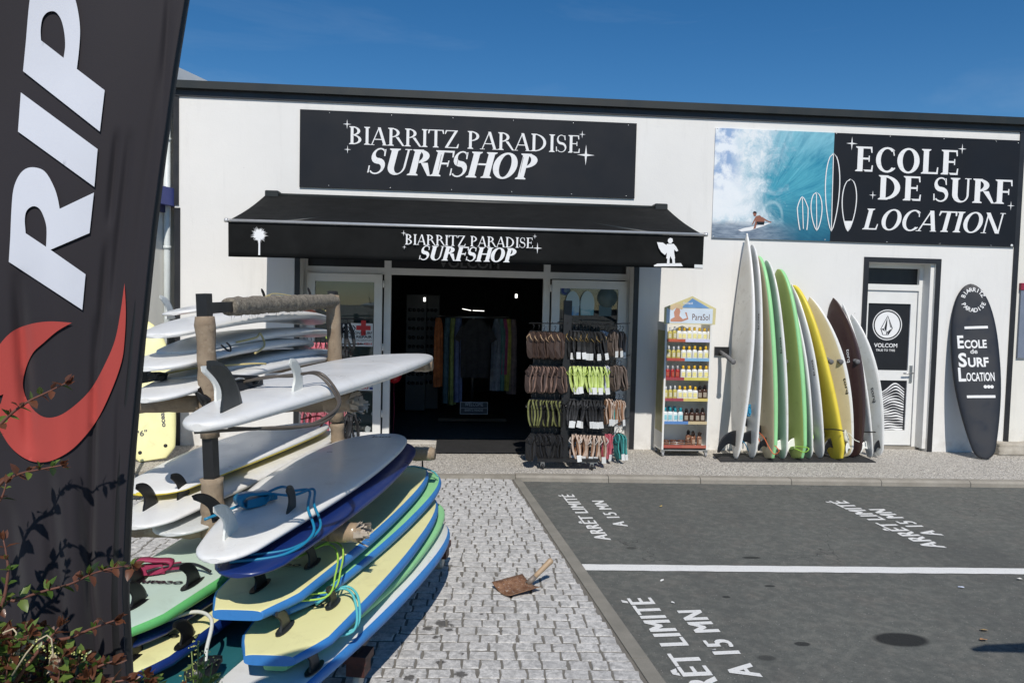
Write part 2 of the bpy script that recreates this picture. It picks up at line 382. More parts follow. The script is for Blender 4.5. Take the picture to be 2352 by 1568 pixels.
def stone_mat():
    g = N('stamped stone'); p = g.pos()
    n1 = g.noise(26, 6, .7, p, .6); n2 = g.noise(75, 5, .7, p); n3 = g.noise(1.3, 4, .6, p); n4 = g.noise(6, 5, .65, p)
    ri = g.n('ShaderNodeObjectInfo').outputs['Random']
    c = g.mix(g.rng(n1, .36, .56), (.30, .295, .285), (.62, .605, .58))
    c = g.mix(g.rng(g.noise(48, 5, .75, p), .50, .62, 0, .6), c, (.30, .295, .28))
    c = g.mix(g.rng(n2, .55, .72, 0, .7), c, (.24, .235, .225))
    c = g.mix(g.rng(n4, .5, .72, 0, .55), c, (.28, .275, .265))
    c = g.mix(g.rng(n3, .5, .72, 0, .4), c, (.33, .32, .305))
    c = g.mix(g.math('MULTIPLY', ri, .22), c, (.42, .41, .40))
    # dark grease blots
    bl = g.math('MULTIPLY', g.rng(g.noise(1.05, 3, .5, p), .56, .62), g.rng(g.noise(15, 4, .55, p), .66, .70))
    c = g.mix(bl, c, (.035, .032, .03)); x, y, z = g.sep(p); wob = g.math('MULTIPLY', g.math('SUBTRACT', g.noise(22, 5, .7, p), .5), 2.6); spot = None
    for (px, py, r_) in ((1021, 1430, .075), (982, 1441, .05), (1030, 1445, .035), (1031, 1299, .04), (1000, 1462, .03), (1062, 1500, .03), (1150, 1448, .03), (1010, 1520, .035), (1060, 1545, .05), (940, 1555, .05), (1105, 1410, .025)):
        q = atZ(px, py, ZS); dx = g.math('SUBTRACT', x, q.x); dy = g.math('SUBTRACT', y, q.y)
        d = g.math('ADD', g.math('DIVIDE', g.math('SQRT', g.math('ADD', g.math('MULTIPLY', dx, dx), g.math('MULTIPLY', dy, dy))), r_), wob); f = g.rng(d, .45, .75, .85, 0); spot = f if spot is None else g.math('MAXIMUM', spot, f)
    c = g.mix(spot, c, (.05, .045, .04))
    g.bump(g.math('ADD', n1, g.math('MULTIPLY', n2, .5)), .45, .008); return g.out(c, .85, 0, .35)
M['stone'] = stone_mat()
M['joint'] = concrete_mat('joint grout', (.155, .145, .125), (.225, .21, .185), 9)

def sheet(name, pts, z, mt, kind='structure'):
    mb = MB(); mb.add([(x, y, z) for x, y in pts], [tuple(range(len(pts)))])
    return mb.build(name, mt, raw=True, kind=kind)
sheet('ground', [(-400, -400), (400, -400), (400, 400), (-400, 400)], -.16, M['concrete'])
# line of the edging strip: x as a function of y
def sx(y): return .655 + (-1.5 - y) * .083
def ky(x): return -1.525 - (x - .66) * .031
sheet('parking_asphalt', [(sx(-14) + .05, -14), (22, -14), (22, ky(22)), (sx(-1.5) + .05, ky(.66))], ZA, M['asphalt'])
paving = sheet('stone_paving', [(-9, -14), (sx(-14) - .03, -14), (sx(-1.5) - .03, -1.53), (-9, -1.36)], ZS - .0045, M['joint'])
# ------------------------------------------------ paving stones (nearest 300 one by one, the rest joined)
def stone_geo(l, d, seed):
    rr = random.Random(seed); g_ = .0060; gy = .0040; j = .009; v = []
    pts = [(-l / 2, -d / 2), (-l / 6, -d / 2), (l / 5, -d / 2), (l / 2, -d / 2), (l / 2, 0), (l / 2, d / 2), (l / 6, d / 2), (-l / 5, d / 2), (-l / 2, d / 2), (-l / 2, 0)]
    n = len(pts); outer = []; inner = []
    for (x, y) in pts:
        x += rr.uniform(-j, j) * .6; y += rr.uniform(-j, j) * .6
        kx = 1 - g_ * 2 / l; ky_ = 1 - gy * 2 / d; outer.append((x * kx, y * ky_, -.006)); inner.append((x * (1 - (g_ * 2 + .008) / l), y * (1 - (gy * 2 + .006) / d), rr.uniform(-.0008, .0012)))
    v = outer + inner + [(rr.uniform(-.01, .01), rr.uniform(-.01, .01), rr.uniform(.0, .0015))]
    f = [(i, (i + 1) % n, n + (i + 1) % n, n + i) for i in range(n)] + [(n + i, n + (i + 1) % n, 2 * n) for i in range(n)]
    return v, f
proto_st = [stone_geo(.13, .096, 100 + i) for i in range(14)]
proto_me = []
for i, (v, f) in enumerate(proto_st):
    q = MB(); q.add(v, f); proto_me.append(q.mesh('paving_stone', M['stone']))
rs = random.Random(3); stones = []; rowd = .098; ang = -.05
for r in range(77):
    yb = -1.60 - r * rowd; x = sx(yb) - .045 - rs.uniform(0, .012)
    first = True
    while x > -4.6:
        l = rs.uniform(.088, .150)
        if first: l = rs.uniform(.06, .15); first = False
        cx = x - l / 2; stones.append((cx, yb + (cx - .65) * ang + rs.uniform(-.004, .004), l)); x -= l
def screen(p):
    d = p - CAM; zz = d.dot(FW); return 1176 + FPX * d.dot(CR) / zz, 784 - FPX * d.dot(CU) / zz, zz
vis = []
for i, (cx, cy, l) in enumerate(stones):
    u_, v_, zz = screen(Vector((cx, cy, ZS)))
    ok = zz > 1 and v_ < 1600 and u_ < 2400 and u_ > 830 + max(0, (1560 - v_)) * .45
    vis.append((0 if ok else 1, zz, i))
vis.sort(); near = set(i for _, _, i in vis[:300])
rest = MB()
for i, (cx, cy, l) in enumerate(stones):
    k_ = rs.randrange(14); dz = rs.uniform(-.002, .003); a = ang + rs.uniform(-.02, .02)
    if i in near:
        o = bpy.data.objects.new('paving_stone', proto_me[k_]); COL.objects.link(o); o.parent = paving
        o.location = (cx, cy, ZS + dz); o.scale = (l / .13, 1, 1); o.rotation_euler = (rs.uniform(-.012, .012), rs.uniform(-.012, .012), a)
    else:
        v, f = proto_st[k_]; ca, sa = math.cos(a), math.sin(a)
        rest.add([(cx + (x * l / .13) * ca - y * sa, cy + (x * l / .13) * sa + y * ca, ZS + dz + z) for x, y, z in v], f)
o = rest.build('paving_stones_beyond', M['stone'], paving, kind='stuff')
# ------------------------------------------------ edging strip, kerb stones
strip = MB(); ys = [-1.56 - i * 1.0 for i in range(13)]
edging = thing('edging_strip', (.8, -4, ZS), kind='structure')
for a, b in zip(ys, ys[1:]):
    mb = MB(); a2, b2 = a - .003, b + .003
    v = [(sx(b2) - .035, b2, -.14), (sx(b2) + .062, b2, -.14), (sx(a2) + .062, a2, -.14), (sx(a2) - .035, a2, -.14)]
    t_ = ZS + .004
    v += [(v[0][0], b2, t_), (v[1][0] - .012, b2, t_), (v[2][0] - .012, a2, t_), (v[3][0], a2, t_), (v[1][0], b2, t_ - .014), (v[2][0], a2, t_ - .014)]
    mb.add(v, [(4, 5, 6, 7), (5, 8, 9, 6), (8, 1, 2, 9), (0, 3, 2, 1), (3, 0, 4, 7), (0, 1, 8, 5, 4), (2, 3, 7, 6, 9)])
    mb.build('edging_stone', M['concrete'], edging)
kerb = thing('kerb', (3, -1.6, ZA), kind='structure')
x = sx(-1.5) + .0
for i in range(14):
    x1 = x + 1.0; mb = MB(); a, b = x + .003, x1 - .003
    y0a, y0b = ky(a), ky(b); t_ = ZP + .003; wd = .125
    v = [(a, y0a, -.14), (b, y0b, -.14), (b, y0b + wd, -.14), (a, y0a + wd, -.14), (a, y0a, t_ - .022), (b, y0b, t_ - .022), (b, y0b + .022, t_), (a, y0a + .022, t_), (b, y0b + wd, t_), (a, y0a + wd, t_)]
    mb.add(v, [(0, 1, 5, 4), (4, 5, 6, 7), (7, 6, 8, 9), (1, 2, 8, 6, 5), (3, 0, 4, 7, 9), (2, 3, 9, 8), (3, 2, 1, 0)])
    mb.build('kerb_stone', M['kerb'], kerb); x = x1
mb = MB(); mb.box((-9, -1.54, -.14), (sx(-1.5) - .003, -1.44, ZP + .002)); mb.build('border_stone', M['kerb'], kerb)
mb = MB()
mb.add([(-9, -1.44, ZP), (.66, -1.44, ZP), (.66, ky(.66) + .12, ZP), (20, ky(20) + .12, ZP), (20, .03, ZP), (-9, .03, ZP)], [(0, 1, 2, 3, 4, 5)])
mb.add([(-1.95, .03, ZP), (2.25, .03, ZP), (2.25, .30, ZP), (-1.95, .30, ZP)], [(0, 1, 2, 3)])
mb.add([(5.3, .03, ZP), (6.3, .03, ZP), (6.3, .30, ZP), (5.3, .30, ZP)], [(0, 1, 2, 3)])
mb.build('pavement', M['pebble'], raw=True, kind='structure')
# ------------------------------------------------ painted markings
def paint_mat():
    g = N('road paint'); p = g.pos()
    c = g.mix(g.rng(g.noise(30, 5, .7, p), .55, .75, 0, .35), (.74, .74, .72), (.45, .45, .43))
    wear = g.math('MULTIPLY', g.rng(g.noise(150, 3, .7, p), .60, .70), .75)
    c = g.mix(wear, c, (.12, .12, .12)); g.bump(g.noise(240, 3, .7, p), .4, .004); return g.out(c, .75, 0, .3)
M['paint'] = paint_mat()
mb = MB(); pts = []; rr = random.Random(5)
xs = [.91 + i * .09 for i in range(170)]
lo = [(x, -4.183 - (x - .92) * .0345 + rr.uniform(-.004, .004)) for x in xs]; hi = [(x, -4.06 - (x - .92) * .0345 + rr.uniform(-.004, .004)) for x in xs]
v = [(x, y, ZA + .004) for x, y in lo + hi]; n = len(xs)
mb.add(v, [(i, i + 1, n + i + 1, n + i) for i in range(n - 1)])
mb.build('bay_line', M['paint'], raw=True, kind='structure')
for nm, (x0, y0), (hh, L1, L2), (ox, oy) in (('near', (1.345, -6.14), (.165, 1.45, .82), (.255, .43)), ('far', (1.245, -3.50), (.125, 1.42, .82), (.255, .37)), ('side', (3.95, -3.70), (.175, 1.42, .80), (.225, .32))):
    mb = MB(); ax = Vector((-.06, 1, 0)).normalized(); ay = Vector((-1, -.06, 0)).normalized()
    for k_, dx in enumerate((0, -.009, .009)):          # three passes of the stencil brush: thick strokes
        O_ = Vector((x0 + .03, y0 + dx, ZA)); put_text(mb, 'ARRÊT LIMITÉ', O_, ax, ay, hh, L1, spacing=1.12, off=.004 + k_ * .0006)
        O_ = Vector((x0 + ox, y0 + oy + dx, ZA)); put_text(mb, 'A 15 MN', O_, ax, ay, hh * .95, L2, spacing=1.15, off=.004 + k_ * .0006)
    o = mb.build('bay_lettering', M['paint'], raw=True, kind='structure')
# ================================================================ SHOP BUILDING
def wall_mat(name='white render', col=(.77, .76, .735)):
    g = N(name); p = g.pos(); c = Vector(col)
    o = g.mix(g.rng(g.noise(.8, 5, .6, p), .3, .75), tuple(c), tuple(c * .93))
    o = g.mix(g.rng(g.noise(2.2, 5, .65, p, 0, (3, 3, .35)), .55, .8, 0, .42), o, tuple(c * .74))
    x, y, z = g.sep(p)
    low = g.math('MULTIPLY', g.rng(z, 0, .35, 1, 0), g.rng(g.noise(7, 5, .65, p), .40, .7))
    o = g.mix(g.math('MULTIPLY', low, .55), o, (.42, .39, .34))
    o = g.mix(g.math('MULTIPLY', g.rng(g.noise(9, 2, .5, p), .77, .79), .5), o, (.35, .34, .33))
    g.bump(g.math('ADD', g.noise(55, 5, .65, p), g.math('MULTIPLY', g.noise(9, 3, .5, p), 1.2)), .25, .006)
    return g.out(o, .85, 0, .25)
M['wall'] = wall_mat(); M['wall2'] = wall_mat('cream render', (.74, .72, .66))
M['black'] = mat('black painted trim', (.018, .018, .021), .42, var=.3, scale=3, bump=.1)
M['coping'] = mat('dark metal coping', (.014, .018, .018), .5, var=.25, scale=2)
M['frame'] = mat('white joinery', (.74, .74, .72), .38, var=.06, scale=4)
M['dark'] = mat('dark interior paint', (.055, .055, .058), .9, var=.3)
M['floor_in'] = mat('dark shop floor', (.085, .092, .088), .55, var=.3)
M['greycurtain'] = mat('grey green blind', (.085, .105, .10), .7, var=.12, scale=2)
M['print_white'] = mat('white vinyl', (.80, .80, .80), .5, var=.03)
M['print_black'] = mat('black vinyl', (.012, .012, .015), .35, var=.2)
M['metal'] = mat('brushed metal', (.55, .55, .54), .35, 1.0, var=.1)
M['black_metal'] = mat('black metal', (.015, .015, .016), .45, var=.3)
def glass_mat():
    g = N('window glass'); g.b.inputs['Transmission Weight'].default_value = 1.0; g.b.inputs['IOR'].default_value = 1.5
    return g.out((.86, .92, .90), .0)
M['glass'] = glass_mat()

shop = thing('surf_shop', (2, .2, 0), 'white rendered shop building with dark coping, black edge trim and wide entrance', 'building')
EL, ER, DT = -1.94, 2.235, 2.62        # entrance opening, top of opening
DL, DR, DH = 5.335, 6.255, 2.485       # side door opening inside its black border
WT = 4.33
mb = MB()
def wbox(x0, x1, z0, z1): mb.box((x0, 0, z0), (x1, .30, z1))
wbox(-3.44, EL, -.1, WT); wbox(EL, ER, DT, WT); wbox(ER, DL, -.1, WT); wbox(DL, DR, DH, WT); wbox(DR, 7.36, -.1, WT)
mb.box((-3.44, .30, -.1), (-3.2, 8, WT)); mb.box((-3.2, 7.7, -.1), (14, 8, WT)); mb.box((-3.2, .3, 3.0), (14, 7.7, 3.15))
mb.build('wall', M['wall'], shop)
mb = MB(); mb.box((7.36, 0.012, -.1), (14, .3, WT)); mb.build('side_wall', M['wall2'], shop)
# interior lining
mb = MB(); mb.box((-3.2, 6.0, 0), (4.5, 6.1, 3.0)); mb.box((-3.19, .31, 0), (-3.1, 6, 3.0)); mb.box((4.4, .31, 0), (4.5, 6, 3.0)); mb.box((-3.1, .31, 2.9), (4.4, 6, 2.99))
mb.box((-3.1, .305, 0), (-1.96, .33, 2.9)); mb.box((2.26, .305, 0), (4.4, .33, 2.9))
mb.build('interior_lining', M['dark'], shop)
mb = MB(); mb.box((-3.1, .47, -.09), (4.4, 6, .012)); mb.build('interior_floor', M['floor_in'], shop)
# coping and trims
mb = MB(); mb.box((-3.50, -.085, 4.315), (14, .36, 4.405)); mb.build('coping', M['coping'], shop)
mb = MB(); mb.box((-3.447, -.022, 4.232), (14, -.001, 4.316)); mb.build('coping_band', M['black'], shop)
for (x0, x1, z0, z1, nm) in ((-3.452, -3.388, 2.93, 4.231, 'corner_trim'), (-3.440, -3.372, 0, 2.90, 'corner_trim'), (7.315, 7.385, .0, 4.231, 'corner_trim'),
        (-2.005, EL, 0, DT + .06, 'entrance_trim'), (ER, 2.30, 0, DT + .06, 'entrance_trim'), (EL, ER, DT, DT + .06, 'entrance_trim'),
        (5.268, DL, 0, 2.55, 'door_trim'), (DR, 6.32, 0, 2.55, 'door_trim'), (DL, DR, DH, 2.55, 'door_trim')):
    mb = MB(); mb.box((x0, -.014, z0), (x1, -.001 if nm != 'corner_trim' else .0, z1)); mb.build(nm, M['black'], shop)
mb = MB(); mb.box((-1.95, .22, -.08), (2.24, .466, .016)); mb.build('threshold', mat('pale threshold', (.55, .52, .47), .8, var=.2), shop)
mb = MB(); mb.box((DL, .17, -.08), (DR, .36, .035)); mb.build('door_step', M['kerb'], shop)

# ---- entrance joinery at y .25-.33
FY0, FY1 = .25, .33
mb = MB()
for x0, x1, z0, z1 in ((-1.94, -1.90, .017, 2.60), (2.195, 2.235, .017, 2.60), (-.936, -.849, .017, 2.17), (1.110, 1.195, .017, 2.17), (-1.90, 2.195, 2.17, 2.255), (-1.90, 2.195, 2.53, 2.60), (-.936, -.849, 2.255, 2.53), (1.11, 1.195, 2.255, 2.53)):
    mb.box((x0, FY0, z0), (x1, FY1, z1))
mb.build('entrance_frame', M['frame'], shop)
for x0, x1 in ((-1.90, -.936), (-.849, 1.11), (1.195, 2.195)):
    mb = MB(); mb.box((x0, .285, 2.255), (x1, .295, 2.53)); t_ = mb.build('transom_panel', M['print_black'], shop)
mb = MB(); put_text(mb, 'VOLCOM', (.14, .285, 2.285), X3, Z3, .13, .78, bold=.02, align='c', off=.0015)
mb.build('transom_lettering', mat('grey vinyl', (.13, .13, .135), .6), shop)
def leaf(nm, x0, x1, y0, y1, z0, z1, fw, back):
    o = thing_part = MB()
    o.box((x0, y0, z0), (x0 + fw, y1, z1)); o.box((x1 - fw, y0, z0), (x1, y1, z1)); o.box((x0 + fw, y0, z0), (x1 - fw, y1, z0 + fw * 1.2)); o.box((x0 + fw, y0, z1 - fw), (x1 - fw, y1, z1))
    d = o.build(nm, M['frame'], shop)
    g = MB(); g.box((x0 + fw, (y0 + y1) / 2 - .004, z0 + fw * 1.2), (x1 - fw, (y0 + y1) / 2 + .004, z1 - fw)); g.build('pane', M['glass'], d)
    b = MB(); b.box((x0 + .01, y1 + .05, z0), (x1 - .01, y1 + .06, z1)); b.build('blind', back, d)
    for z in (.35, 1.2, 2.0):
        h = MB(); h.lathe([(.012, 0), (.012, .09)], (x1 + .02 if nm == 'entrance_leaf' and x0 < 0 else x0 - .02, y0 - .012, z), n=8); h.build('hinge', M['frame'], d)
    return d
lf = leaf('entrance_leaf', -1.895, -.955, .19, .245, .03, 2.165, .10, M['greycurtain'])
rf = leaf('entrance_leaf', 1.215, 2.19, .19, .245, .03, 2.155, .105, mat('dark display back', (.03, .038, .045), .7))
# stickers and posters on the left leaf glass
def sticker(nm, px0, py0, px1, py1, Y, mt, parent, off=0.0):
    a = atY(px0, py0, Y); b = atY(px1, py1, Y); q = MB()
    q.box((a.x, Y - .002 - off, min(a.z, b.z)), (b.x, Y - off, max(a.z, b.z))); return q.build(nm, mt, parent), a, b
M['poster'] = mat('white poster paper', (.70, .71, .70), .55, var=.03)
M['red'] = mat('red vinyl', (.55, .03, .03), .5, var=.08); M['blueprint'] = mat('blue vinyl', (.03, .06, .25), .5, var=.08)
GY = .211
pst, a, b = sticker('repair_poster', 776, 741, 856, 796, GY, M['poster'], lf)
q = MB(); w_ = b.x - a.x; hh = a.z - b.z
cx = a.x + w_ * .73; cz = a.z - hh * .20
q.box((cx - .030, GY - .005, cz - .095), (cx + .030, GY - .0025, cz + .095)); q.box((cx - .09, GY - .0052, cz - .028), (cx + .09, GY - .0027, cz + .028))
put_text(q, '24-48H', (a.x + w_ * .97, GY - .004, b.z + hh * .07), X3, Z3, hh * .095, w_ * .42, bold=.01, align='r', off=.001)
q.build('print', M['red'], pst)
q = MB(); put_text(q, 'RÉPARATIONS SURF', (a.x + w_ * .98, GY - .004, b.z + hh * .52), X3, Z3, hh * .12, w_ * 1.0, bold=.012, align='r', off=.001)
put_text(q, 'DING REPAIR', (a.x + w_ * .98, GY - .004, b.z + hh * .36), X3, Z3, hh * .115, w_ * .85, bold=.02, align='r', off=.001)
put_text(q, 'DEVIS GRATUIT', (a.x + w_ * .98, GY - .004, b.z + hh * .24), X3, Z3, hh * .06, w_ * .55, align='r', off=.001)
q.build('lettering', M['print_black'], pst)
pst, a, b = sticker('school_poster', 823, 858, 860, 897, GY, M['poster'], lf)
w_ = b.x - a.x; hh = a.z - b.z
q = MB(); put_text(q, 'ÉCOLE', (a.x + w_ * .05, GY - .003, b.z + hh * .40), X3, Z3, hh * .12, w_ * .62, bold=.01, off=.001)
put_text(q, 'FRANÇAISE DE', (a.x + w_ * .05, GY - .003, b.z + hh * .27), X3, Z3, hh * .07, w_ * .9, off=.001)
q.box((a.x + w_ * .70, GY - .004, b.z + hh * .07), (a.x + w_ * .96, GY - .0025, b.z + hh * .2)); q.build('lettering', M['blueprint'], pst)
q = MB(); put_text(q, 'SURF', (a.x + w_ * .05, GY - .003, b.z + hh * .07), X3, Z3, hh * .15, w_ * .60, bold=.015, off=.001)
q.flat([(a.x + w_ * .96, a.z - hh * .02), (a.x + w_ * .96, a.z - hh * .42), (a.x + w_ * .75, a.z - hh * .35), (a.x + w_ * .66, a.z - hh * .2), (a.x + w_ * .75, a.z - hh * .05)], (0, GY - .0035, 0), X3, Z3, 0, .001); q.build('print', M['red'], pst)
# white cut-out stickers low on the glass
q = MB(); rr = random.Random(2)
for (px, py, r_) in ((838, 935, .05), (856, 948, .035), (820, 965, .03), (845, 985, .05), (812, 950, .03), (862, 1000, .03), (830, 1004, .045)):
    c_ = atY(px, py, GY); n = 7; q.flat([(c_.x + r_ * math.cos(6.283 * i / n) * rr.uniform(.4, 1.2), c_.z + r_ * math.sin(6.283 * i / n) * rr.uniform(.4, 1.2)) for i in range(n)], (0, GY - .002, 0), X3, Z3, 0, .001)
put_text(q, 'MUT', (atY(806, 946, GY).x, GY - .002, atY(806, 946, GY).z), X3, Z3, .11, .24, bold=.02, off=.0015)
q.build('sticker', mat('faded sticker', (.30, .33, .33), .6, var=.3), lf)
# stickers on the right leaf: two small board prints, round stickers
q, a, b = sticker('square_sticker', 1376, 700, 1404, 726, GY, mat('teal sticker', (.09, .15, .16), .5), rf)
def disc(nm, px, py, r_, mt, parent, Y=GY, d=.004):
    c_ = atY(px, py, Y); q = MB(); q.lathe([(r_, 0), (r_, d)], (c_.x, Y, c_.z), n=24, ax=(0, -1, 0)); return q.build(nm, mt, parent)
disc('round_sticker', 1395, 683, .133, mat('grey green sticker', (.11, .155, .155), .5), rf)
ds = disc('wave_sticker', 1298, 667, .068, mat('pale blue sticker', (.16, .24, .32), .5), rf)
c_ = atY(1298, 667, GY); q = MB()
for poly in arc(c_.x, c_.z, (.05, .05), (.026, .03, .008), 20, 300, 16): q.flat(poly, (0, GY - .006, 0), X3, Z3, 0, .001)
q.build('print', M['blueprint'], ds)
def wave_board_mat(nm, a, b, c):
    g = N(nm); x, y, z = g.sep(g.pos()); f = g.math('ADD', g.math('MULTIPLY', g.noise(9, 4, .6, g.pos(), 1.0), .5), g.rng(z, 1.35, 1.95, -.25, .45))
    o = g.mix(g.rng(f, .1, .35), c, a); o = g.mix(g.rng(f, .42, .5), o, b); return g.out(o, .4)
for px, mt in ((1316, wave_board_mat('blue wave print', (.09, .28, .55), (.45, .58, .62), (.05, .12, .35))), (1350, wave_board_mat('teal wave print', (.20, .45, .48), (.50, .62, .62), (.01, .20, .24)))):
    t0 = atY(px, 668, .17); b0 = atY(px, 724, .17); q = MB(); P = []; H_ = t0.z - b0.z; R_ = .092
    for i in range(17):
        a = math.pi * i / 16; P.append((t0.x + R_ * math.cos(a), b0.z + H_ * .45 + H_ * .55 * math.sin(a)))
    P += [(t0.x - R_ * .9, b0.z), (t0.x + R_ * .9, b0.z)]
    q.prism(P, (0, .185, 0), X3, Z3, .015); q.build('board_print', mt, rf)

# ---- side door
sd = MB(); Y0, Y1 = .20, .26
sd.box((DL, Y0 - .02, .036), (DL + .05, Y1 + .02, DH - .0)); sd.box((DR - .10, Y0 - .02, .036), (DR - .05, Y1 + .02, DH)); sd.box((DL + .05, Y0 - .02, DH - .06), (DR - .10, Y1 + .02, DH)); sd.box((DL + .05, Y0 - .02, 2.13), (DR - .10, Y1 + .02, 2.21))
sd.build('side_door_frame', M['frame'], shop)
rv = MB(); rv.box((DR - .05, .03, .036), (DR - .002, .30, DH)); rv.build('door_reveal', M['wall'], shop)
q = MB(); q.box((DL + .05, .23, 2.21), (DR - .10, .24, DH - .06)); q.build('door_transom_pane', M['print_black'], shop)
LX0, LX1 = DL + .055, DR - .105
q = MB(); fw = .085
q.box((LX0, Y0, .05), (LX0 + fw, Y1, 2.125)); q.box((LX1 - fw, Y0, .05), (LX1, Y1, 2.125)); q.box((LX0 + fw, Y0, .05), (LX1 - fw, Y1, .25)); q.box((LX0 + fw, Y0, 1.955), (LX1 - fw, Y1, 2.125)); q.box((LX0 + fw, Y0, .925), (LX1 - fw, Y1, 1.06))
door = q.build('side_door', M['frame'], shop)
q = MB(); q.box((LX0 + fw, .222, 1.06), (LX1 - fw, .236, 1.955)); q.build('door_panel', M['print_black'], door)
q = MB(); q.box((LX0 + fw, .222, .25), (LX1 - fw, .236, .925)); q.build('door_panel', M['print_black'], door)
q = MB(); PY = .221
cc = atY(2038, 746, PY); R_ = .205
for p in arc(cc.x, cc.z, (R_, R_), (R_ - .012, R_ - .012), 0, 360, 40): q.flat(p, (0, PY, 0), X3, Z3, 0, .001)
q.flat([(cc.x + (R_ - .03) * math.cos(6.2832 * i / 40), cc.z + (R_ - .03) * math.sin(6.2832 * i / 40)) for i in range(40)], (0, PY, 0), X3, Z3, 0, .001)
put_text(q, 'VOLCOM', (cc.x - .01, PY, cc.z - .30), X3, Z3, .052, .325, bold=.018, align='c', off=.001)
put_text(q, 'TRUE TO THIS', (cc.x - .01, PY, cc.z - .355), X3, Z3, .03, .27, bold=.012, align='c', off=.001)
q.build('emblem_print', M['print_white'], door); q = MB()
# stacked wave lines on the lower panel
wx0, wx1 = LX0 + fw + .004, LX1 - fw - .02; n = 26
for k in range(17):
    base = .275 + k * .034; amp = (k / 16) ** 1.3
    top = []; bot = []
    for i in range(n + 1):
        u_ = i / n; x_ = wx0 + (wx1 - wx0) * u_
        prof = .62 * math.exp(-((u_ - .78) / .25) ** 2) + .30 * math.exp(-((u_ - .02) / .14) ** 2) - .12 * math.exp(-((u_ - .3) / .14) ** 2)
        z_ = base * .88 + .03 + amp * prof * .22 + .004 * math.sin(u_ * 19 + k * .8) - u_ * .012; th = .0085 + .004 * math.sin(u_ * 9 + k * 1.3)
        z_ = max(.262, z_); top.append((x_, z_ + th)); bot.append((x_, z_ - th * .8))
    for i in range(n): q.flat([bot[i], bot[i + 1], top[i + 1], top[i]], (0, PY, 0), X3, Z3, 0, .001)
q.build('wave_lines_print', M['print_white'], door)
q = MB()
def st(*P): q.flat([(cc.x + x_ * R_, cc.z + z_ * R_) for x_, z_ in P], (0, PY, 0), X3, Z3, 0, .0022)
st((0, .64), (-.46, -.27), (-.43, -.31), (-.02, .52)); st((0, .64), (.38, -.22), (.34, -.26), (.02, .5)); st((-.46, -.27), (-.30, -.66), (-.26, -.63), (-.40, -.27)); st((.38, -.22), (.10, -.66), (.06, -.62), (.32, -.24)); st((-.30, -.66), (.10, -.66), (.09, -.63), (-.28, -.63))
st((-.02, .52), (-.20, -.22), (-.06, -.46), (-.02, 0)); st((.05, .40), (.30, -.22), (.20, -.12)); st((-.4, -.28), (-.24, -.22), (-.10, -.52), (-.16, -.42)); st((.30, -.25), (.10, -.38), (.04, -.60), (.09, -.60)); st((-.05, -.46), (.08, -.40), (.0, -.64), (-.04, -.64))
q.build('emblem_lines', M['print_black'], door)
q = MB(); hx = LX1 - .045; q.box((hx - .02, Y0 - .012, .90), (hx + .02, Y0, 1.13)); q.tube([(hx, Y0 - .012, 1.03), (hx, Y0 - .055, 1.03), (hx - .13, Y0 - .055, 1.025)], .010, 8); q.build('door_handle', M['metal'], door)
disc('door_sticker', 2088, 683, .018, M['poster'], door, .221, .002)
# wall-mounted bits
q = MB(); c_ = atY(604, 500, 0); q.lathe([(.055, 0), (.05, .012)], (c_.x, 0, c_.z), n=16, ax=(0, -1, 0)); q.build('wall_cap', mat('grey plastic cap', (.5, .5, .52), .6), shop)

# ---- neighbouring building on the left (runs towards the viewer)
nb = thing('neighbour_building', (-4.2, -2, 0), 'pale grey building wing with blue band left of the shop corner', 'building')
na = Vector((-3.475, .4, 0)); nd = Vector((-.33, -1, 0)).normalized(); nn = Vector((nd.y, -nd.x, 0)) * -1
nn = Vector((1, -.33, 0)).normalized()
def slab(a, b, z0, z1, out, thick, mt, nm):
    q = MB(); c0 = na + nd * a + nn * out; c1 = na + nd * b + nn * out
    v = [c0, c1, c1 - nn * thick, c0 - nn * thick]; v = [Vector((p.x, p.y, z0)) for p in v] + [Vector((p.x, p.y, z1)) for p in v]
    q.add(v, [(0, 1, 2, 3), (7, 6, 5, 4), (0, 4, 5, 1), (1, 5, 6, 2), (2, 6, 7, 3), (3, 7, 4, 0)]); return q.build(nm, mt, nb)
slab(-.2, 3.0, -.1, 4.40, 0, .3, M['wall2'], 'wall')
slab(-.6, 3.0, 4.38, 4.62, .10, .5, M['frame'], 'fascia')
slab(.25, 3.0, 2.92, 3.13, .16, .2, mat('blue band paint', (.045, .06, .22), .5, var=.12), 'band')
slab(.3, 3.0, 2.84, 2.92, .05, .1, mat('dark blue soffit', (.03, .035, .10), .6), 'soffit')
q = MB(); c_ = na + nd * .36 + nn * .045; q.tube([(c_.x, c_.y, 0), (c_.x, c_.y, 4.36)], .04, 10)
for z in (1.0, 2.4, 3.7): q.tube([(c_.x, c_.y, z), (c_.x, c_.y, z + .04)], .047, 10)
q.build('downpipe', mat('pale zinc downpipe', (.62, .66, .65), .45, var=.1), nb)
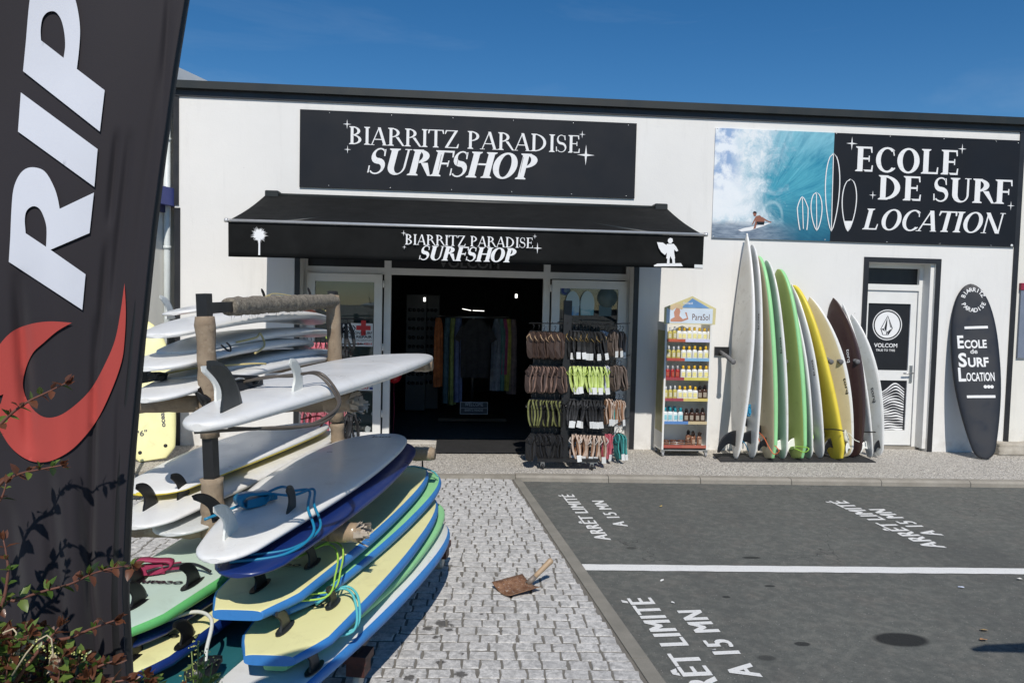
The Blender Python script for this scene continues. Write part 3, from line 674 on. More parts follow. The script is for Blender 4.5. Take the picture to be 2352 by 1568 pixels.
# ================================================================ SIGNS AND AWNING
def line_px(p0, p1, Y):
    a = atY(*p0, Y); b = atY(*p1, Y); return a, b
def serif_px(mb, s, p0, p1, cap, Y, T, t, shear=0.0, off=.0015, track=.03):
    """p0/p1: baseline ends in view pixels, cap: cap height in view pixels"""
    a, b = line_px(p0, p1, Y); c = atY(p0[0], p0[1] - cap, Y)
    put_serif(mb, s, (a.x, Y, (a.z + b.z) / 2), X3, Z3, c.z - a.z, b.x - a.x, T, t, shear, 0, off, track)
def star_px(mb, p, r, Y, off=.002):
    a = atY(*p, Y); d = (atY(p[0], p[1] - r, Y).z - a.z); put_star(mb, (a.x, a.z), (0, Y, 0), X3, Z3, d, off)
def sign_mat(name, col):
    g = N(name); p = g.pos(); c = Vector(col)
    o = g.mix(g.rng(g.noise(1.2, 4, .6, p), .3, .7), tuple(c * .85), tuple(c * 1.15)); o = g.mix(g.rng(g.noise(160, 2, .6, p), .7, .78, 0, .12), o, (.08, .08, .08))
    return g.out(o, g.rng(g.noise(2.5, 4, .6, p), .3, .7, .40, .52), 0, .3)
M['signboard'] = sign_mat('dark sign panel', (.0085, .0095, .013))
def panel(name, x0, x1, z0, z1, mt, d=.022, **kw):
    q = MB(); q.box((x0, -d, z0), (x1, -.002, z1)); return q
# ---- centre sign
sg = thing('shop_sign', (.13, -.01, 3.2), 'wide charcoal sign with white serif lettering directly above the awning', 'sign', 'shop signs')
q = MB(); q.box((-1.954, -.024, 3.198), (2.206, -.002, 4.133)); q.build('panel', M['signboard'], sg)
zs = lambda x, y: zc(x, y, 540, 240, .5357)
q = MB(); serif_px(q, 'BIARRITZ PARADISE', zs(620, 226), zs(1706, 266), 41, -.0245, .135, .05)
for p, r in (((612, 132), 20), ((614, 250), 17), ((1709, 180), 16), ((1726, 276), 42)): star_px(q, zs(*p), r * .5357 / KK, -.0245)
serif_px(q, 'SURFSHOP', zs(700, 366), zs(1480, 388), 60, -.0245, .22, .07, shear=.22, track=-.005)
q.build('lettering', M['print_white'], sg)
q = MB()        # thin inline highlights cut in the italic line
for fx, in ((.105,), (.30,), (.425,), (.53,), (.655,), (.815,), (.915,)):
    a = atY(*zs(700 + (1480 - 700) * fx, 366 + 24 * fx), -.0245); h_ = .29
    q.flat([(a.x + .01, a.z + .08), (a.x + .014, a.z + .08), (a.x + .052, a.z + h_ - .02), (a.x + .046, a.z + h_ - .02)], (0, -.0245, 0), X3, Z3, 0, .0042)
o = q.build('inline', M['signboard'], sg); o['kind'] = 'stuff'
q = MB()
for x_ in (-1.6, -.85, -.1, .65, 1.4, 2.1):
    for z_ in (3.225, 4.105): q.lathe([(.007, 0), (.005, .003)], (x_, -.024, z_), n=8, ax=(0, -1, 0))
o = q.build('screw_heads', M['metal'], sg); o['kind'] = 'stuff'
# ---- right sign: wave photograph print and black half
sg = thing('school_sign', (5.3, -.01, 2.73), 'large sign with breaking-wave photograph and black half above the side door', 'sign', 'shop signs')
ze = lambda x, y: zc(x, y, 1760, 290, .3401)
SX0, SX1, SZ0, SZ1 = 3.224, 7.325, 2.735, 4.12
XM = atY(*ze(942, 520), -.02).x
q = MB(); q.box((XM, -.024, SZ0), (SX1 - .015, -.002, SZ1)); q.build('black_panel', M['signboard'], sg)
def wave_mat():
    g = N('wave photograph print'); p = g.pos(); x, y, z = g.sep(p)
    u = g.math('DIVIDE', g.math('SUBTRACT', x, SX0), XM - SX0); v = g.math('DIVIDE', g.math('SUBTRACT', z, SZ0), SZ1 - SZ0)
    n1 = g.noise(3.2, 7, .68, p, .7); n2 = g.noise(9, 6, .7, p, .5); n3 = g.noise(26, 5, .7, p, .3)
    # streaks curling over from the upper right
    cu = g.math('ADD', g.math('SUBTRACT', u, .42), g.math('MULTIPLY', g.math('SUBTRACT', v, .35), .12)); cv = g.math('SUBTRACT', v, .30)
    ang = g.math('ARCTAN2', cv, cu); rr = g.math('SQRT', g.math('ADD', g.math('MULTIPLY', cu, cu), g.math('MULTIPLY', cv, cv)))
    cmb = g.n('ShaderNodeCombineXYZ'); g.set(cmb.inputs[0], g.math('MULTIPLY', ang, 7.0)); g.set(cmb.inputs[1], g.math('MULTIPLY', rr, 1.6)); 
    st_ = g.noise(2.2, 6, .7, cmb.outputs[0], .4)
    c = g.mix(g.rng(st_, .3, .72), (.015, .20, .32), (.10, .42, .52))                        # teal water wall
    c = g.mix(g.rng(g.math('ADD', v, g.math('MULTIPLY', n1, .25)), .1, .55), (.01, .09, .16), c)
    c = g.mix(g.rng(g.math('ADD', g.math('MULTIPLY', v, .9), g.math('MULTIPLY', st_, .5)), .85, 1.25, 0, .75), c, (.30, .58, .68))   # light through the lip
    foam = g.math('ADD', g.math('SUBTRACT', .62, u), g.math('MULTIPLY', g.math('SUBTRACT', n1, .5), .9))
    foam = g.math('ADD', foam, g.math('MULTIPLY', g.math('SUBTRACT', v, .55), .18))
    c = g.mix(g.rng(foam, .0, .34), c, (.46, .60, .68)); c = g.mix(g.math('MULTIPLY', g.rng(foam, .12, .34), g.rng(n2, .36, .56)), c, (.74, .78, .80))
    c = g.mix(g.math('MULTIPLY', g.rng(n3, .58, .7), g.rng(foam, -.15, .2, 0, .55)), c, (.70, .78, .80))
    sk = g.math('MULTIPLY', g.rng(u, .24, .13), g.rng(v, .30, .45))                              # cloudy sky upper left
    skc = g.mix(g.rng(g.noise(5.5, 6, .6, p), .42, .56), (.28, .40, .60), (.76, .80, .84)); c = g.mix(sk, c, skc)
    spray = g.math('MULTIPLY', g.rng(u, .42, .2), g.math('MULTIPLY', g.rng(v, .15, .25), g.rng(v, .62, .4)))
    c = g.mix(g.math('MULTIPLY', spray, g.rng(n1, .3, .55, .55, 1)), c, (.78, .81, .83))
    sea = g.math('MULTIPLY', g.rng(v, .17, .11), g.rng(u, .75, .38))
    c = g.mix(sea, c, g.mix(g.rng(g.noise(6, 5, .7, p, .2, (1, 1, 5)), .35, .65), (.10, .14, .20), (.30, .36, .43)))
    # white arch of foam behind the surfer
    ex = g.math('DIVIDE', g.math('SUBTRACT', u, .50), .085); ey = g.math('DIVIDE', g.math('SUBTRACT', v, .20), .145)
    er = g.math('ABSOLUTE', g.math('SUBTRACT', g.math('SQRT', g.math('ADD', g.math('MULTIPLY', ex, ex), g.math('MULTIPLY', ey, ey))), 1.0))
    c = g.mix(g.math('MULTIPLY', g.rng(g.math('ADD', er, g.math('MULTIPLY', n2, .16)), .26, .10), g.rng(v, .16, .24, 0, .35)), c, (.55, .72, .76))
    return g.out(c, .4, 0, .4)
q = MB(); q.add([(SX0, -.022, SZ0), (XM, -.022, SZ0), (XM, -.022, SZ1), (SX0, -.022, SZ1), (SX0, -.002, SZ0), (XM, -.002, SZ0), (XM, -.002, SZ1), (SX0, -.002, SZ1)], [(0, 1, 2, 3), (1, 0, 4, 5), (3, 2, 6, 7), (0, 3, 7, 4), (2, 1, 5, 6)])
wp = q.build('wave_panel', wave_mat(), sg)
def px_poly(mb, pts, Y, off, f): mb.flat([(atY(*f(*p), Y).x, atY(*f(*p), Y).z) for p in pts], (0, Y, 0), X3, Z3, 0, off)
q = MB(); px_poly(q, [(250, 838), (300, 822), (380, 808), (445, 790), (500, 782), (440, 808), (340, 842), (275, 850)], -.0225, .001, ze); q.build('printed_board', M['print_white'], wp)
q = MB(); px_poly(q, [(385, 735), (410, 730), (432, 750), (446, 772), (440, 790), (405, 785), (385, 800), (380, 825), (362, 832), (372, 795), (378, 765), (356, 800), (350, 800), (372, 752)], -.0225, .002, ze)
px_poly(q, [(425, 740), (470, 770), (500, 780), (488, 786), (440, 765)], -.0225, .0017, ze); px_poly(q, [(360, 715), (368, 704), (382, 706), (386, 722), (380, 738), (366, 736)], -.0225, .0023, ze); q.build('printed_surfer', mat('printed skin tone', (.28, .11, .07), .5), wp)
q = MB(); px_poly(q, [(388, 776), (445, 778), (440, 800), (408, 800), (384, 790)], -.0225, .0028, ze); px_poly(q, [(357, 712), (366, 700), (383, 703), (388, 716), (372, 714)], -.0225, .003, ze); q.build('printed_shorts', M['print_black'], wp)
q = MB()
serif_px(q, 'ECOLE', ze(1108, 405), ze(1872, 435), 57, -.0245, .20, .075); serif_px(q, 'DE SURF', ze(1275, 610), ze(2262, 652), 56, -.0245, .20, .075); serif_px(q, 'LOCATION', ze(1160, 830), ze(2180, 868), 48, -.0245, .18, .065, shear=.2, track=.0)
for p, r in (((1087, 203), 44), ((1898, 243), 34), ((1240, 582), 29), ((2255, 660), 30)): star_px(q, ze(*p), r * .3401 / KK, -.0245)
q.build('lettering', M['print_white'], sg)
def outline(cx, top, bot, w_, nose, tail, fishtail=False):
    P = []
    for i in range(21):
        t = i / 20; f = (math.sin(math.pi * min(1, t ** .75)) ** .62) if not fishtail else min(1, 1.9 * t ** .62) * (1 - .35 * t ** 3); P.append((w_ * max(0.02, f), top + (bot - top) * t))
    return P
for (cx, top, bot, w_, lean, fish, fill) in ((725, 590, 838, 44, 8, True, False), (826, 560, 845, 44, 3, False, False), (942, 273, 850, 56, -16, False, False), (1065, 462, 850, 56, -18, False, True)):
    q = MB(); P = outline(cx, top, bot, w_, 0, 0, fish); L = []; R = []
    def sk(x, y): return (cx + x + lean * ((top + bot) / 2 - y) / (bot - top) * -1, y)
    ring = [sk(-x, y) for x, y in P] + [sk(x, y) for x, y in reversed(P)]; th = 7
    inner = [sk(-max(0, x - th), y + (th * 1.5 if i == 0 else 0)) for i, (x, y) in enumerate(P)] + [sk(max(0, x - th), y) for x, y in reversed(P)]
    n = len(ring); of = .006
    for i in range(n): px_poly(q, [ring[i], ring[(i + 1) % n], inner[(i + 1) % n], inner[i]], -.0245, of, ze)
    if not fill: px_poly(q, [sk(-3, top + 12), sk(3, top + 12), sk(3, bot - 8), sk(-3, bot - 8)], -.0245, of + .0004, ze)
    else:
        lo = [(x, y) for x, y in P if y > bot - 90]; px_poly(q, [sk(-x + 2, y) for x, y in lo] + [sk(x - 2, y) for x, y in reversed(lo)], -.0245, of + .0004, ze)
    q.build('board_outline', M['print_white'], sg)
q = MB()
for p in ((100, 92), (530, 105), (975, 130), (1370, 150), (1765, 168), (2150, 188), (2312, 200), (70, 885), (890, 910), (1345, 925), (1735, 938), (2110, 952)):
    a = atY(*ze(*p), -.024); q.lathe([(.008, 0), (.006, .003)], (a.x, -.0225, a.z), n=8, ax=(0, -1, 0))
o = q.build('screw_heads', M['metal'], sg); o['kind'] = 'stuff'
a = atY(*ze(2262, 952), -.0245); q = MB(); q.lathe([(.018, 0), (.018, .002)], (a.x, -.0245, a.z), n=12, ax=(0, -1, 0)); q.build('maker_sticker', M['poster'], sg)

# ---- awning
M['awn'] = mat('black awning cloth', (.009, .0095, .0095), .85, spec=.15, var=.35, scale=3, bump=.25, bscale=400)
aw = thing('awning', (.13, -.02, 3.0), 'black folding-arm awning with printed valance over the shop entrance', 'awning')
AX0, AX1, AY = -2.33, 2.597, -1.60
def zed(t): return 3.085 - .485 * t
q = MB(); NX, NY = 48, 12; v = []; rr = random.Random(4); wob = [rr.uniform(-1, 1) for _ in range(NX + 1)]
for j in range(NY + 1):
    t = j / NY
    for i in range(NX + 1):
        u_ = i / NX; x_ = AX0 + (AX1 - AX0) * u_
        sag = -.022 * math.sin(math.pi * t) * (1 + .4 * math.sin(u_ * 25.1)) + .004 * wob[i] * math.sin(math.pi * t)
        v.append((x_, -.09 + (AY + .09) * t, zed(t) + sag))
nv = len(v); v += [(a, b, c - .006) for a, b, c in v]
f = []
for j in range(NY):
    for i in range(NX): a = j * (NX + 1) + i; f.append((a, a + NX + 1, a + NX + 2, a + 1)); f.append((nv + a, nv + a + 1, nv + a + NX + 2, nv + a + NX + 1))
for j in range(NY):
    a = j * (NX + 1); f.append((a, nv + a, nv + a + NX + 1, a + NX + 1)); a += NX; f.append((a, a + NX + 1, nv + a + NX + 1, nv + a))
q.add(v, f, 0, True); q.build('canopy', M['awn'], aw)
q = MB(); v = []; NX = 96
for j in range(7):
    t = j / 6
    for i in range(NX + 1):
        u_ = i / NX; x_ = AX0 + .012 + (AX1 - AX0 - .024) * u_
        wv = .010 * t * (math.sin(u_ * 37 + 1) + .7 * math.sin(u_ * 83)) ; v.append((x_, AY - .022 + wv, 2.590 - .350 * t - .012 * u_ * t + .02 * u_ * t))
nv = len(v); v += [(a, b + .004, c) for a, b, c in v]; f = []
for j in range(6):
    for i in range(NX): a = j * (NX + 1) + i; f.append((a, a + NX + 1, a + NX + 2, a + 1)); f.append((nv + a, nv + a + 1, nv + a + NX + 2, nv + a + NX + 1))
a = 6 * (NX + 1)
for i in range(NX): f.append((a + i, nv + a + i, nv + a + i + 1, a + i + 1))
q.add(v, f, 0, True); va = q.build('valance', M['awn'], aw)
q = MB(); q.tube([(AX0 - .01, AY - .03, 2.602), (AX1 + .01, AY - .03, 2.606)], .016, 10); q.tube([(AX0 - .02, AY - .03, 2.602), (AX0 + .012, AY - .03, 2.602)], .022, 10); q.tube([(AX1 - .012, AY - .03, 2.606), (AX1 + .02, AY - .03, 2.606)], .022, 10)
q.build('front_bar', mat('pale aluminium bar', (.62, .62, .62), .4, .6, var=.05), aw)
for x0 in (AX0 - .0, AX1 - .16):
    q = MB(); q.bbox((x0, -.17, 3.035), (x0 + .16, -.003, 3.125), .008); q.build('wall_bracket', M['coping'], aw)
q = MB(); q.tube([(AX0 + .06, -.09, 3.06), (AX1 - .06, -.09, 3.06)], .045, 12); q.build('roller', M['coping'], aw)
for sgn in (0, 1):
    x0 = AX0 + .5 if sgn == 0 else AX1 - .5; x1 = AX0 + 1.25 if sgn == 0 else AX1 - 1.25
    q = MB(); q.tube([(x0, -.1, 3.0), (x1, -.85, 2.78), (x0, AY + .03, 2.60)], .025, 8); q.build('folding_arm', M['coping'], aw)
zv = lambda x, y: zc(x, y, 540, 240, .5357); VY = AY - .045
q = MB(); serif_px(q, 'BIARRITZ PARADISE', zv(882, 693), zv(1483, 710), 24, VY, .14, .055); serif_px(q, 'SURFSHOP', zv(944, 766), zv(1390, 775), 33, VY, .23, .08, shear=.22, track=-.01)
for p, r in (((876, 640), 13), ((879, 705), 10), ((1488, 655), 11), ((1500, 710), 23)): star_px(q, zv(*p), r * .5357 / KK, VY)
q.build('valance_lettering', M['print_white'], va)
q = MB(); c_ = zv(201, 648); ca = atY(*c_, VY); rr = random.Random(9); P = []
for i in range(64):
    a = 6.2832 * i / 64; r_ = (.083 if i % 2 else .052) * rr.uniform(.75, 1.12); P.append((ca.x + r_ * math.cos(a), ca.z + r_ * math.sin(a)))
q.flat(P, (0, VY, 0), X3, Z3, 0, .001); bz = atY(*zv(201, 742), VY).z; q.flat([(ca.x - .004, ca.z), (ca.x + .012, ca.z), (ca.x + .012, bz), (ca.x - .006, bz)], (0, VY, 0), X3, Z3, 0, .0015); q.build('palm_print', M['print_white'], va)
q = MB()
def vp(pts, off): px_poly(q, pts, VY, off, zv)
vp([(2043, 790), (2060, 782), (2170, 780), (2178, 794), (2045, 795)], .001); vp([(2058, 682), (2085, 684), (2108, 700), (2112, 720), (2095, 742), (2078, 728), (2066, 708)], .0013)
vp([(2104, 690), (2136, 690), (2148, 704), (2157, 722), (2148, 726), (2138, 716), (2138, 732), (2104, 732), (2098, 710)], .0016); vp([(2110, 668), (2119, 662), (2130, 665), (2132, 678), (2124, 688), (2112, 686), (2108, 676)], .0019)
vp([(2104, 731), (2138, 731), (2142, 758), (2126, 760), (2121, 746), (2117, 760), (2101, 758)], .0022); vp([(2106, 756), (2117, 756), (2116, 782), (2104, 782)], .0025); vp([(2128, 756), (2140, 756), (2142, 782), (2130, 782)], .0025)
o = q.build('surfer_print', M['print_white'], va)
q = MB(); a = atY(*zv(2233, 786), VY); b = atY(*zv(2272, 803), VY); q.box((a.x, VY, b.z), (b.x, VY + .002, a.z)); q.build('maker_label', M['poster'], va)
# ================================================================ SURFBOARDS
def fbm(name, col, rough=.35, dirt=.5, coat=.25):
    """fibreglass or foam skin with scuffs and grime"""
    g = N(name); c = Vector(col); p = g.co()
    o = g.mix(g.rng(g.noise(2.2, 5, .6), .3, .7), tuple(c * .93), tuple(c))
    o = g.mix(g.rng(g.noise(1.6, 5, .65, None, .8), .48, .75, 0, dirt * .6), o, (c.x * .80, c.y * .74, c.z * .62))
    o = g.mix(g.rng(g.noise(9, 6, .72, None, .5), .54, .74, 0, dirt * .75), o, (c.x * .58, c.y * .55, c.z * .50))
    o = g.mix(g.math('MULTIPLY', g.rng(g.noise(48, 4, .7, None, 0, (1, 6, 1)), .64, .70), dirt * .8), o, tuple(c * .35))
    g.b.inputs['Coat Weight'].default_value = coat; g.b.inputs['Coat Roughness'].default_value = .15
    g.bump(g.noise(90, 3, .6), .05, .002)
    return g.out(o, g.rng(g.noise(5, 4, .6), .3, .7, rough - .08, rough + .12), 0, .5)
BC = dict(white=fbm('white board skin', (.78, .78, .76)), offwhite=fbm('aged white board skin', (.72, .70, .64), dirt=.8), grey=fbm('grey white board skin', (.60, .62, .61), dirt=.9),
    cream=fbm('cream board skin', (.66, .58, .38), dirt=.5), yellow=fbm('pale yellow foam', (.80, .76, .38), .5, .5, .05), yellow2=fbm('bright yellow foam rail', (.78, .62, .06), .45, .4, .05),
    blue=fbm('mid blue foam', (.035, .20, .52), .5, .5, .05), navy=fbm('deep blue board skin', (.006, .024, .14), .35, .3), green=fbm('mint green foam', (.30, .66, .30), .5, .4, .05),
    green2=fbm('pale green foam', (.50, .62, .52), .5, .4, .05), green3=fbm('grass green rail', (.12, .46, .14), .5, .4, .05), brown=fbm('dark brown board skin', (.045, .022, .020), .38, .7), red=fbm('red brown board skin', (.36, .07, .03), .35, .3), lime=fbm('shade tinted green foam deck', (.40, .50, .15), .5, .5, .05), teal=fbm('teal foam', (.018, .12, .14), .5, .4, .05), black=fbm('black board skin', (.012, .013, .018), .45, .6, .1), wax=fbm('waxed deck', (.58, .56, .50), .6, 1.0, 0))  # lime: green foam deck in shade, the olive tint mixed into its colour
M['fin_black'] = mat('black fin', (.008, .008, .009), .4, var=.3, spec=.3)
M['fin_grey'] = mat('smoky grey fin', (.026, .029, .030), .38, var=.3, spec=.35)
M['fin_white'] = mat('translucent white fin', (.74, .75, .70), .3, var=.05, coat=.3)
M['leash_black'] = mat('black leash', (.014, .014, .015), .4); M['leash_blue'] = mat('blue leash', (.01, .20, .36), .4); M['leash_green'] = mat('lime leash', (.35, .62, .08), .4); M['leash_orange'] = mat('orange leash', (.60, .13, .04), .4)
M['leash_white'] = mat('pale leash', (.62, .62, .55), .4); M['leash_pink'] = mat('crimson cuff', (.30, .02, .07), .6); M['leash_yellow'] = mat('straw leash', (.55, .45, .20), .45); M['leash_teal'] = mat('aqua leash', (.10, .45, .48), .4); M['leash_olive'] = mat('olive brown leash', (.09, .075, .06), .4)

class Board:
    """tail and nose are world points; up is the direction the shown face looks to"""
    def __init__(s, name, label, tail, nose, width, thick, up=(0, 0, 1), shape='long', top='white', rail='white', bot='white', bulge=.05, group=None, square=0.0, soft=False, tw=None, ns=30, cat='surfboard', split=.62):
        s.tail, s.nose = Vector(tail), Vector(nose); s.L = (s.nose - s.tail).length; s.W = width; s.T = thick; s.bulge = bulge; s.shape = shape; s.soft = soft
        s.ex = (s.nose - s.tail).normalized(); u = Vector(up); s.ey = u.cross(s.ex).normalized(); s.ez = s.ex.cross(s.ey)
        s.tw = tw if tw is not None else {'long': .45, 'short': .40, 'soft': .62, 'gun': .12, 'fish': .5}[shape]
        s.o = thing(name, s.tail, label, cat, group); m = 20; st = []
        for i in range(ns + 1):
            t = i / ns; t = .5 - .5 * math.cos(math.pi * t) if not square else (1 - (1 - t) ** 1.7 if t > .3 else t * (1 - (.7) ** 1.7) / .3)
            st.append(t)
        v = []; f = []; mi = []
        for t in st:
            hw = s.hw(t); th = s.th(t); c = s.P(t, 0, 0)
            for k in range(m):
                a = 2 * math.pi * k / m; ca, sa = math.cos(a), math.sin(a)
                e1, e2 = (.42, .55) if soft else (.62, .80)
                v.append(c + s.ey * hw * math.copysign(abs(ca) ** e1, ca) + s.ez * th * .5 * math.copysign(abs(sa) ** e2, sa))
        for i in range(ns):
            for k in range(m):
                a = 2 * math.pi * (k + .5) / m; sa = math.sin(a); f.append((i * m + k, i * m + (k + 1) % m, (i + 1) * m + (k + 1) % m, (i + 1) * m + k)); mi.append(0 if sa > split else (2 if sa < -split else 1))
        q = MB(); q.v = [tuple(x) for x in v]; q.f = [list(x) for x in f]; q.mi = mi; q.sm = [True] * len(f)
        q.f.append(list(range(m - 1, -1, -1))); q.mi.append(1); q.sm.append(False); q.f.append(list(range(ns * m, ns * m + m))); q.mi.append(1); q.sm.append(True)
        s.body = q.build('board_body', [BC[top], BC[rail], BC[bot]], s.o)
    def hw(s, t):
        W2 = s.W / 2; sm = {'long': .55, 'short': .52, 'soft': .5, 'gun': .52, 'fish': .5}[s.shape]
        if t < sm: f = s.tw + (1 - s.tw) * math.sin(math.pi / 2 * t / sm) ** .9
        else:
            u = (t - sm) / (1 - sm); p, q = {'long': (2.7, .52), 'short': (1.9, .78), 'soft': (2.6, .50), 'gun': (1.8, .9), 'fish': (2.0, .7)}[s.shape]; f = (max(0, 1 - u ** p)) ** q
        if not s.soft and t < .05: f *= (max(0.0, 1 - ((.05 - t) / .05) ** 2)) ** .5 * .8 + .2
        if s.soft and t < .06: f *= .62 + .38 * (t / .06)
        return max(.004, W2 * f)
    def th(s, t):
        e = .30 if not s.soft else .62
        return s.T * (e + (1 - e) * math.sin(math.pi * min(1, max(0, t))) ** .55) if t < .985 else s.T * e * .9
    def P(s, t, y, z):
        """board coordinates -> world: t along, y across (m), z above the mid plane (m)"""
        b = s.bulge * (1 - abs(2 * t - 1) ** 2.3)
        return s.tail + s.ex * (t * s.L) + s.ey * y + s.ez * (z + b)
    def top(s, t, y, z=0):
        hw = s.hw(t); r = min(.98, abs(y) / max(hw, .01)); e1, e2 = (.42, .55) if s.soft else (.62, .80)
        ca = r ** (1 / e1); sa = math.sqrt(max(0, 1 - ca * ca)) ** e2
        return s.P(t, y, s.th(t) * .5 * sa + z)
    def px(s, X, Yp):
        """view pixel -> (t, y) on the shown face"""
        t = .2
        for _ in range(4):
            o_ = s.P(t, 0, s.th(t) * .5); r_ = ray(X, Yp); p = CAM + r_ * ((o_ - CAM).dot(s.ez) / r_.dot(s.ez)) - s.tail; t = max(0, min(1, p.dot(s.ex) / s.L))
        return t, p.dot(s.ey)
    def finp(s, X, Yp, h, base, mt, **kw):
        t, y = s.px(X, Yp); return s.fin(max(.01, t - base / 2 / s.L), y, h, base, mt, **kw)
    def fin(s, t, y, h, base, mt, side=1, cant=0.0, plate=False, rake=.55, name='fin'):
        """side +1: on the shown face, -1: on the hidden face"""
        q = MB(); O = s.top(t, y, -.006) if side > 0 else s.P(t, y, -s.th(t) * .5 + .006); up = (s.ez * side * math.cos(cant) + s.ey * math.sin(cant)).normalized()
        lead = []; trail = []
        for i in range(11):
            k = i / 10; lead.append((base - base * (.75 + rake * .8) * k ** 1.55, h * math.sin(math.pi / 2 * k ** .95)))
            trail.append((base * .24 * math.sin(math.pi * min(1, k * 1.08)) - base * rake * .72 * k ** 1.9, h * k * .96))
        tip = lead[-1]; tipx = [(tip[0] - base * .06, h * .995)]
        poly = lead + tipx + list(reversed(trail[:-1])); n = len(poly); cx = sum(p[0] for p in poly) / n; cz = sum(p[1] for p in poly) / n
        v = []; f = []
        for (sg_, sc, th) in ((1, 1, .0012), (1, .80, .0048), (-1, .80, .0048), (-1, 1, .0012)):
            for px, pz in poly:
                pz2 = cz + (pz - cz) * sc if pz > .004 else pz
                v.append(O + s.ex * (cx + (px - cx) * sc) + up * pz2 + s.ey * sg_ * th)
        for r in range(3):
            for i in range(n): f.append((r * n + i, r * n + (i + 1) % n, (r + 1) * n + (i + 1) % n, (r + 1) * n + i))
        f.append(tuple(range(2 * n - 1, n - 1, -1))); f.append(tuple(range(2 * n, 3 * n)))
        for i in range(n): f.append((3 * n + i, 3 * n + (i + 1) % n, (i + 1) % n, i))
        q.add(v, f, 0, False); fo = q.build(name, mt, s.o)
        if plate:
            q = MB(); P = [(base * .5 + base * .72 * math.cos(6.2832 * i / 16), .026 * math.sin(6.2832 * i / 16)) for i in range(16)]
            q.prism(P, s.top(t, y, .0005) if side > 0 else O, s.ex, s.ey, .005); q.build('base_plate', mt, fo)
        return fo
    def logo(s, txt, t, y, h, width, mt, flip=False, bold=.02, along=True, off=.004, side=1):
        ax, ay = (s.ex, s.ey) if along else (s.ey * -1, s.ex)
        if flip: ax, ay = ax * -1, ay * -1
        if side < 0: ax = ax * -1
        q = MB(); O = s.top(t, y, off) if side > 0 else s.P(t, y, -s.th(t) * .5 - off)
        put_text(q, txt, O, ax, ay, h, width, bold=bold, align='c', off=0); return q.build('logo', mt, s.o)
    def leash(s, pts, r, mt, cuff=None, cuff_mt=None, loops=0):
        P = [Vector(p) for p in pts]; Q = []
        for i in range(len(P) - 1):                      # Catmull-Rom
            p0, p1, p2, p3 = P[max(0, i - 1)], P[i], P[i + 1], P[min(len(P) - 1, i + 2)]
            for k in range(8):
                t = k / 8; Q.append(.5 * ((2 * p1) + (p2 - p0) * t + (2 * p0 - 5 * p1 + 4 * p2 - p3) * t * t + (3 * p1 - p0 - 3 * p2 + p3) * t ** 3))
        Q.append(P[-1]); q = MB(); q.tube(Q, r, 7, 0); lo = q.build('leash', mt, s.o)
        if cuff is not None:
            q = MB(); c = Vector(cuff[0]); d = Vector(cuff[1]).normalized(); upv = s.ez; sd = d.cross(upv).normalized(); R0, wd = cuff[2], cuff[3]; v = []; f = []; n = 22
            for i in range(n):
                a = 6.2832 * i / n; rr_ = R0 * (1 + .10 * math.sin(3 * a + 1))
                rx = d * math.cos(a) * rr_ * 1.5 + upv * (math.sin(a) * rr_ * .62 + rr_ * .62)
                for k, (dy, g_) in enumerate(((-wd / 2, 0), (wd / 2, 0), (wd / 2 * .92, .009), (-wd / 2 * .92, .009))): v.append(c + rx * (1 + g_ / R0) + sd * dy)
            for i in range(n):
                j = (i + 1) % n
                for k in range(4): f.append((i * 4 + k, i * 4 + (k + 1) % 4, j * 4 + (k + 1) % 4, j * 4 + k))
            q.add(v, f, 0, True); q.obox(c + d * R0 * .1 + upv * R0 * .45, d, sd, upv, R0 * 1.1, wd * .42, R0 * .42, 0, .8); q.obox(c + d * R0 * 1.7 + upv * R0 * .5, d, sd, upv, R0 * .8, wd * .28, .013); q.build('cuff', cuff_mt or mt, lo)
        return lo

# ---- boards standing in the wall rack: tail on the mat, nose up, deck side turned to the left
LBG = 'boards standing upright in the wall rack'
def lean(name, label, bx, by, tx, ty, width, thick, yawdeg, **kw):
    """bx,by: tail pixel on the ground, tx,ty: nose pixel; face normal turned yawdeg to the left of the viewer"""
    b = atZ(bx, by, .02); ytop = kw.pop('ytop', -.10); t = atY(tx, ty, ytop)
    n = Vector((-math.sin(rad(yawdeg)), -math.cos(rad(yawdeg)), 0)); return Board(name, label, b, t, width, thick, n, group=LBG, **kw)
FK, FWH = M['fin_black'], M['fin_white']
Lb = []
b = lean('surfboard', 'tallest grey white longboard at the left end of the wall rack', 1690, 1053, 1716, 536, .52, .07, 82, shape='gun', top='offwhite', rail='white', bot='white', bulge=-.018, tw=.25); b.fin(.05, 0, .24, .20, FK, 1, rake=.8); Lb.append(b)
b = lean('surfboard', 'second tallest white longboard in the wall rack, blue leash at its foot', 1727, 1051, 1727, 562, .48, .06, 86, shape='long', top='grey', rail='white', bulge=-.018); b.fin(.06, 0, .20, .17, FK); b.fin(.14, .12, .11, .11, FK)
b.leash([b.top(.03, .03, .02), b.top(.06, -.06, .1), b.top(.1, .05, .12), b.top(.2, -.03, .09), b.top(.24, .04, .12), b.top(.18, .08, .15), b.top(.08, .02, .1), b.top(.04, .1, .06)], .006, M['leash_blue'], (b.top(.21, -.03, .02), b.ex, .035, .05)); Lb.append(b)
b = lean('soft_surfboard', 'mint green railed foam board with yellow deck beside the white longboards', 1767, 1052, 1741, 588, .50, .075, 85, shape='soft', top='cream', rail='green', bot='green', bulge=-.018, soft=True); b.fin(.05, .0, .13, .13, FK); b.fin(.11, .13, .13, .13, FK)
b.leash([b.top(.06, .1, .02), b.top(.13, .16, .05), b.top(.10, -.1, .09), b.top(.05, -.2, .09), b.top(.02, -.24, .05), b.top(.035, -.3, .02), b.top(.06, -.26, .05)], .006, M['leash_orange']); Lb.append(b)
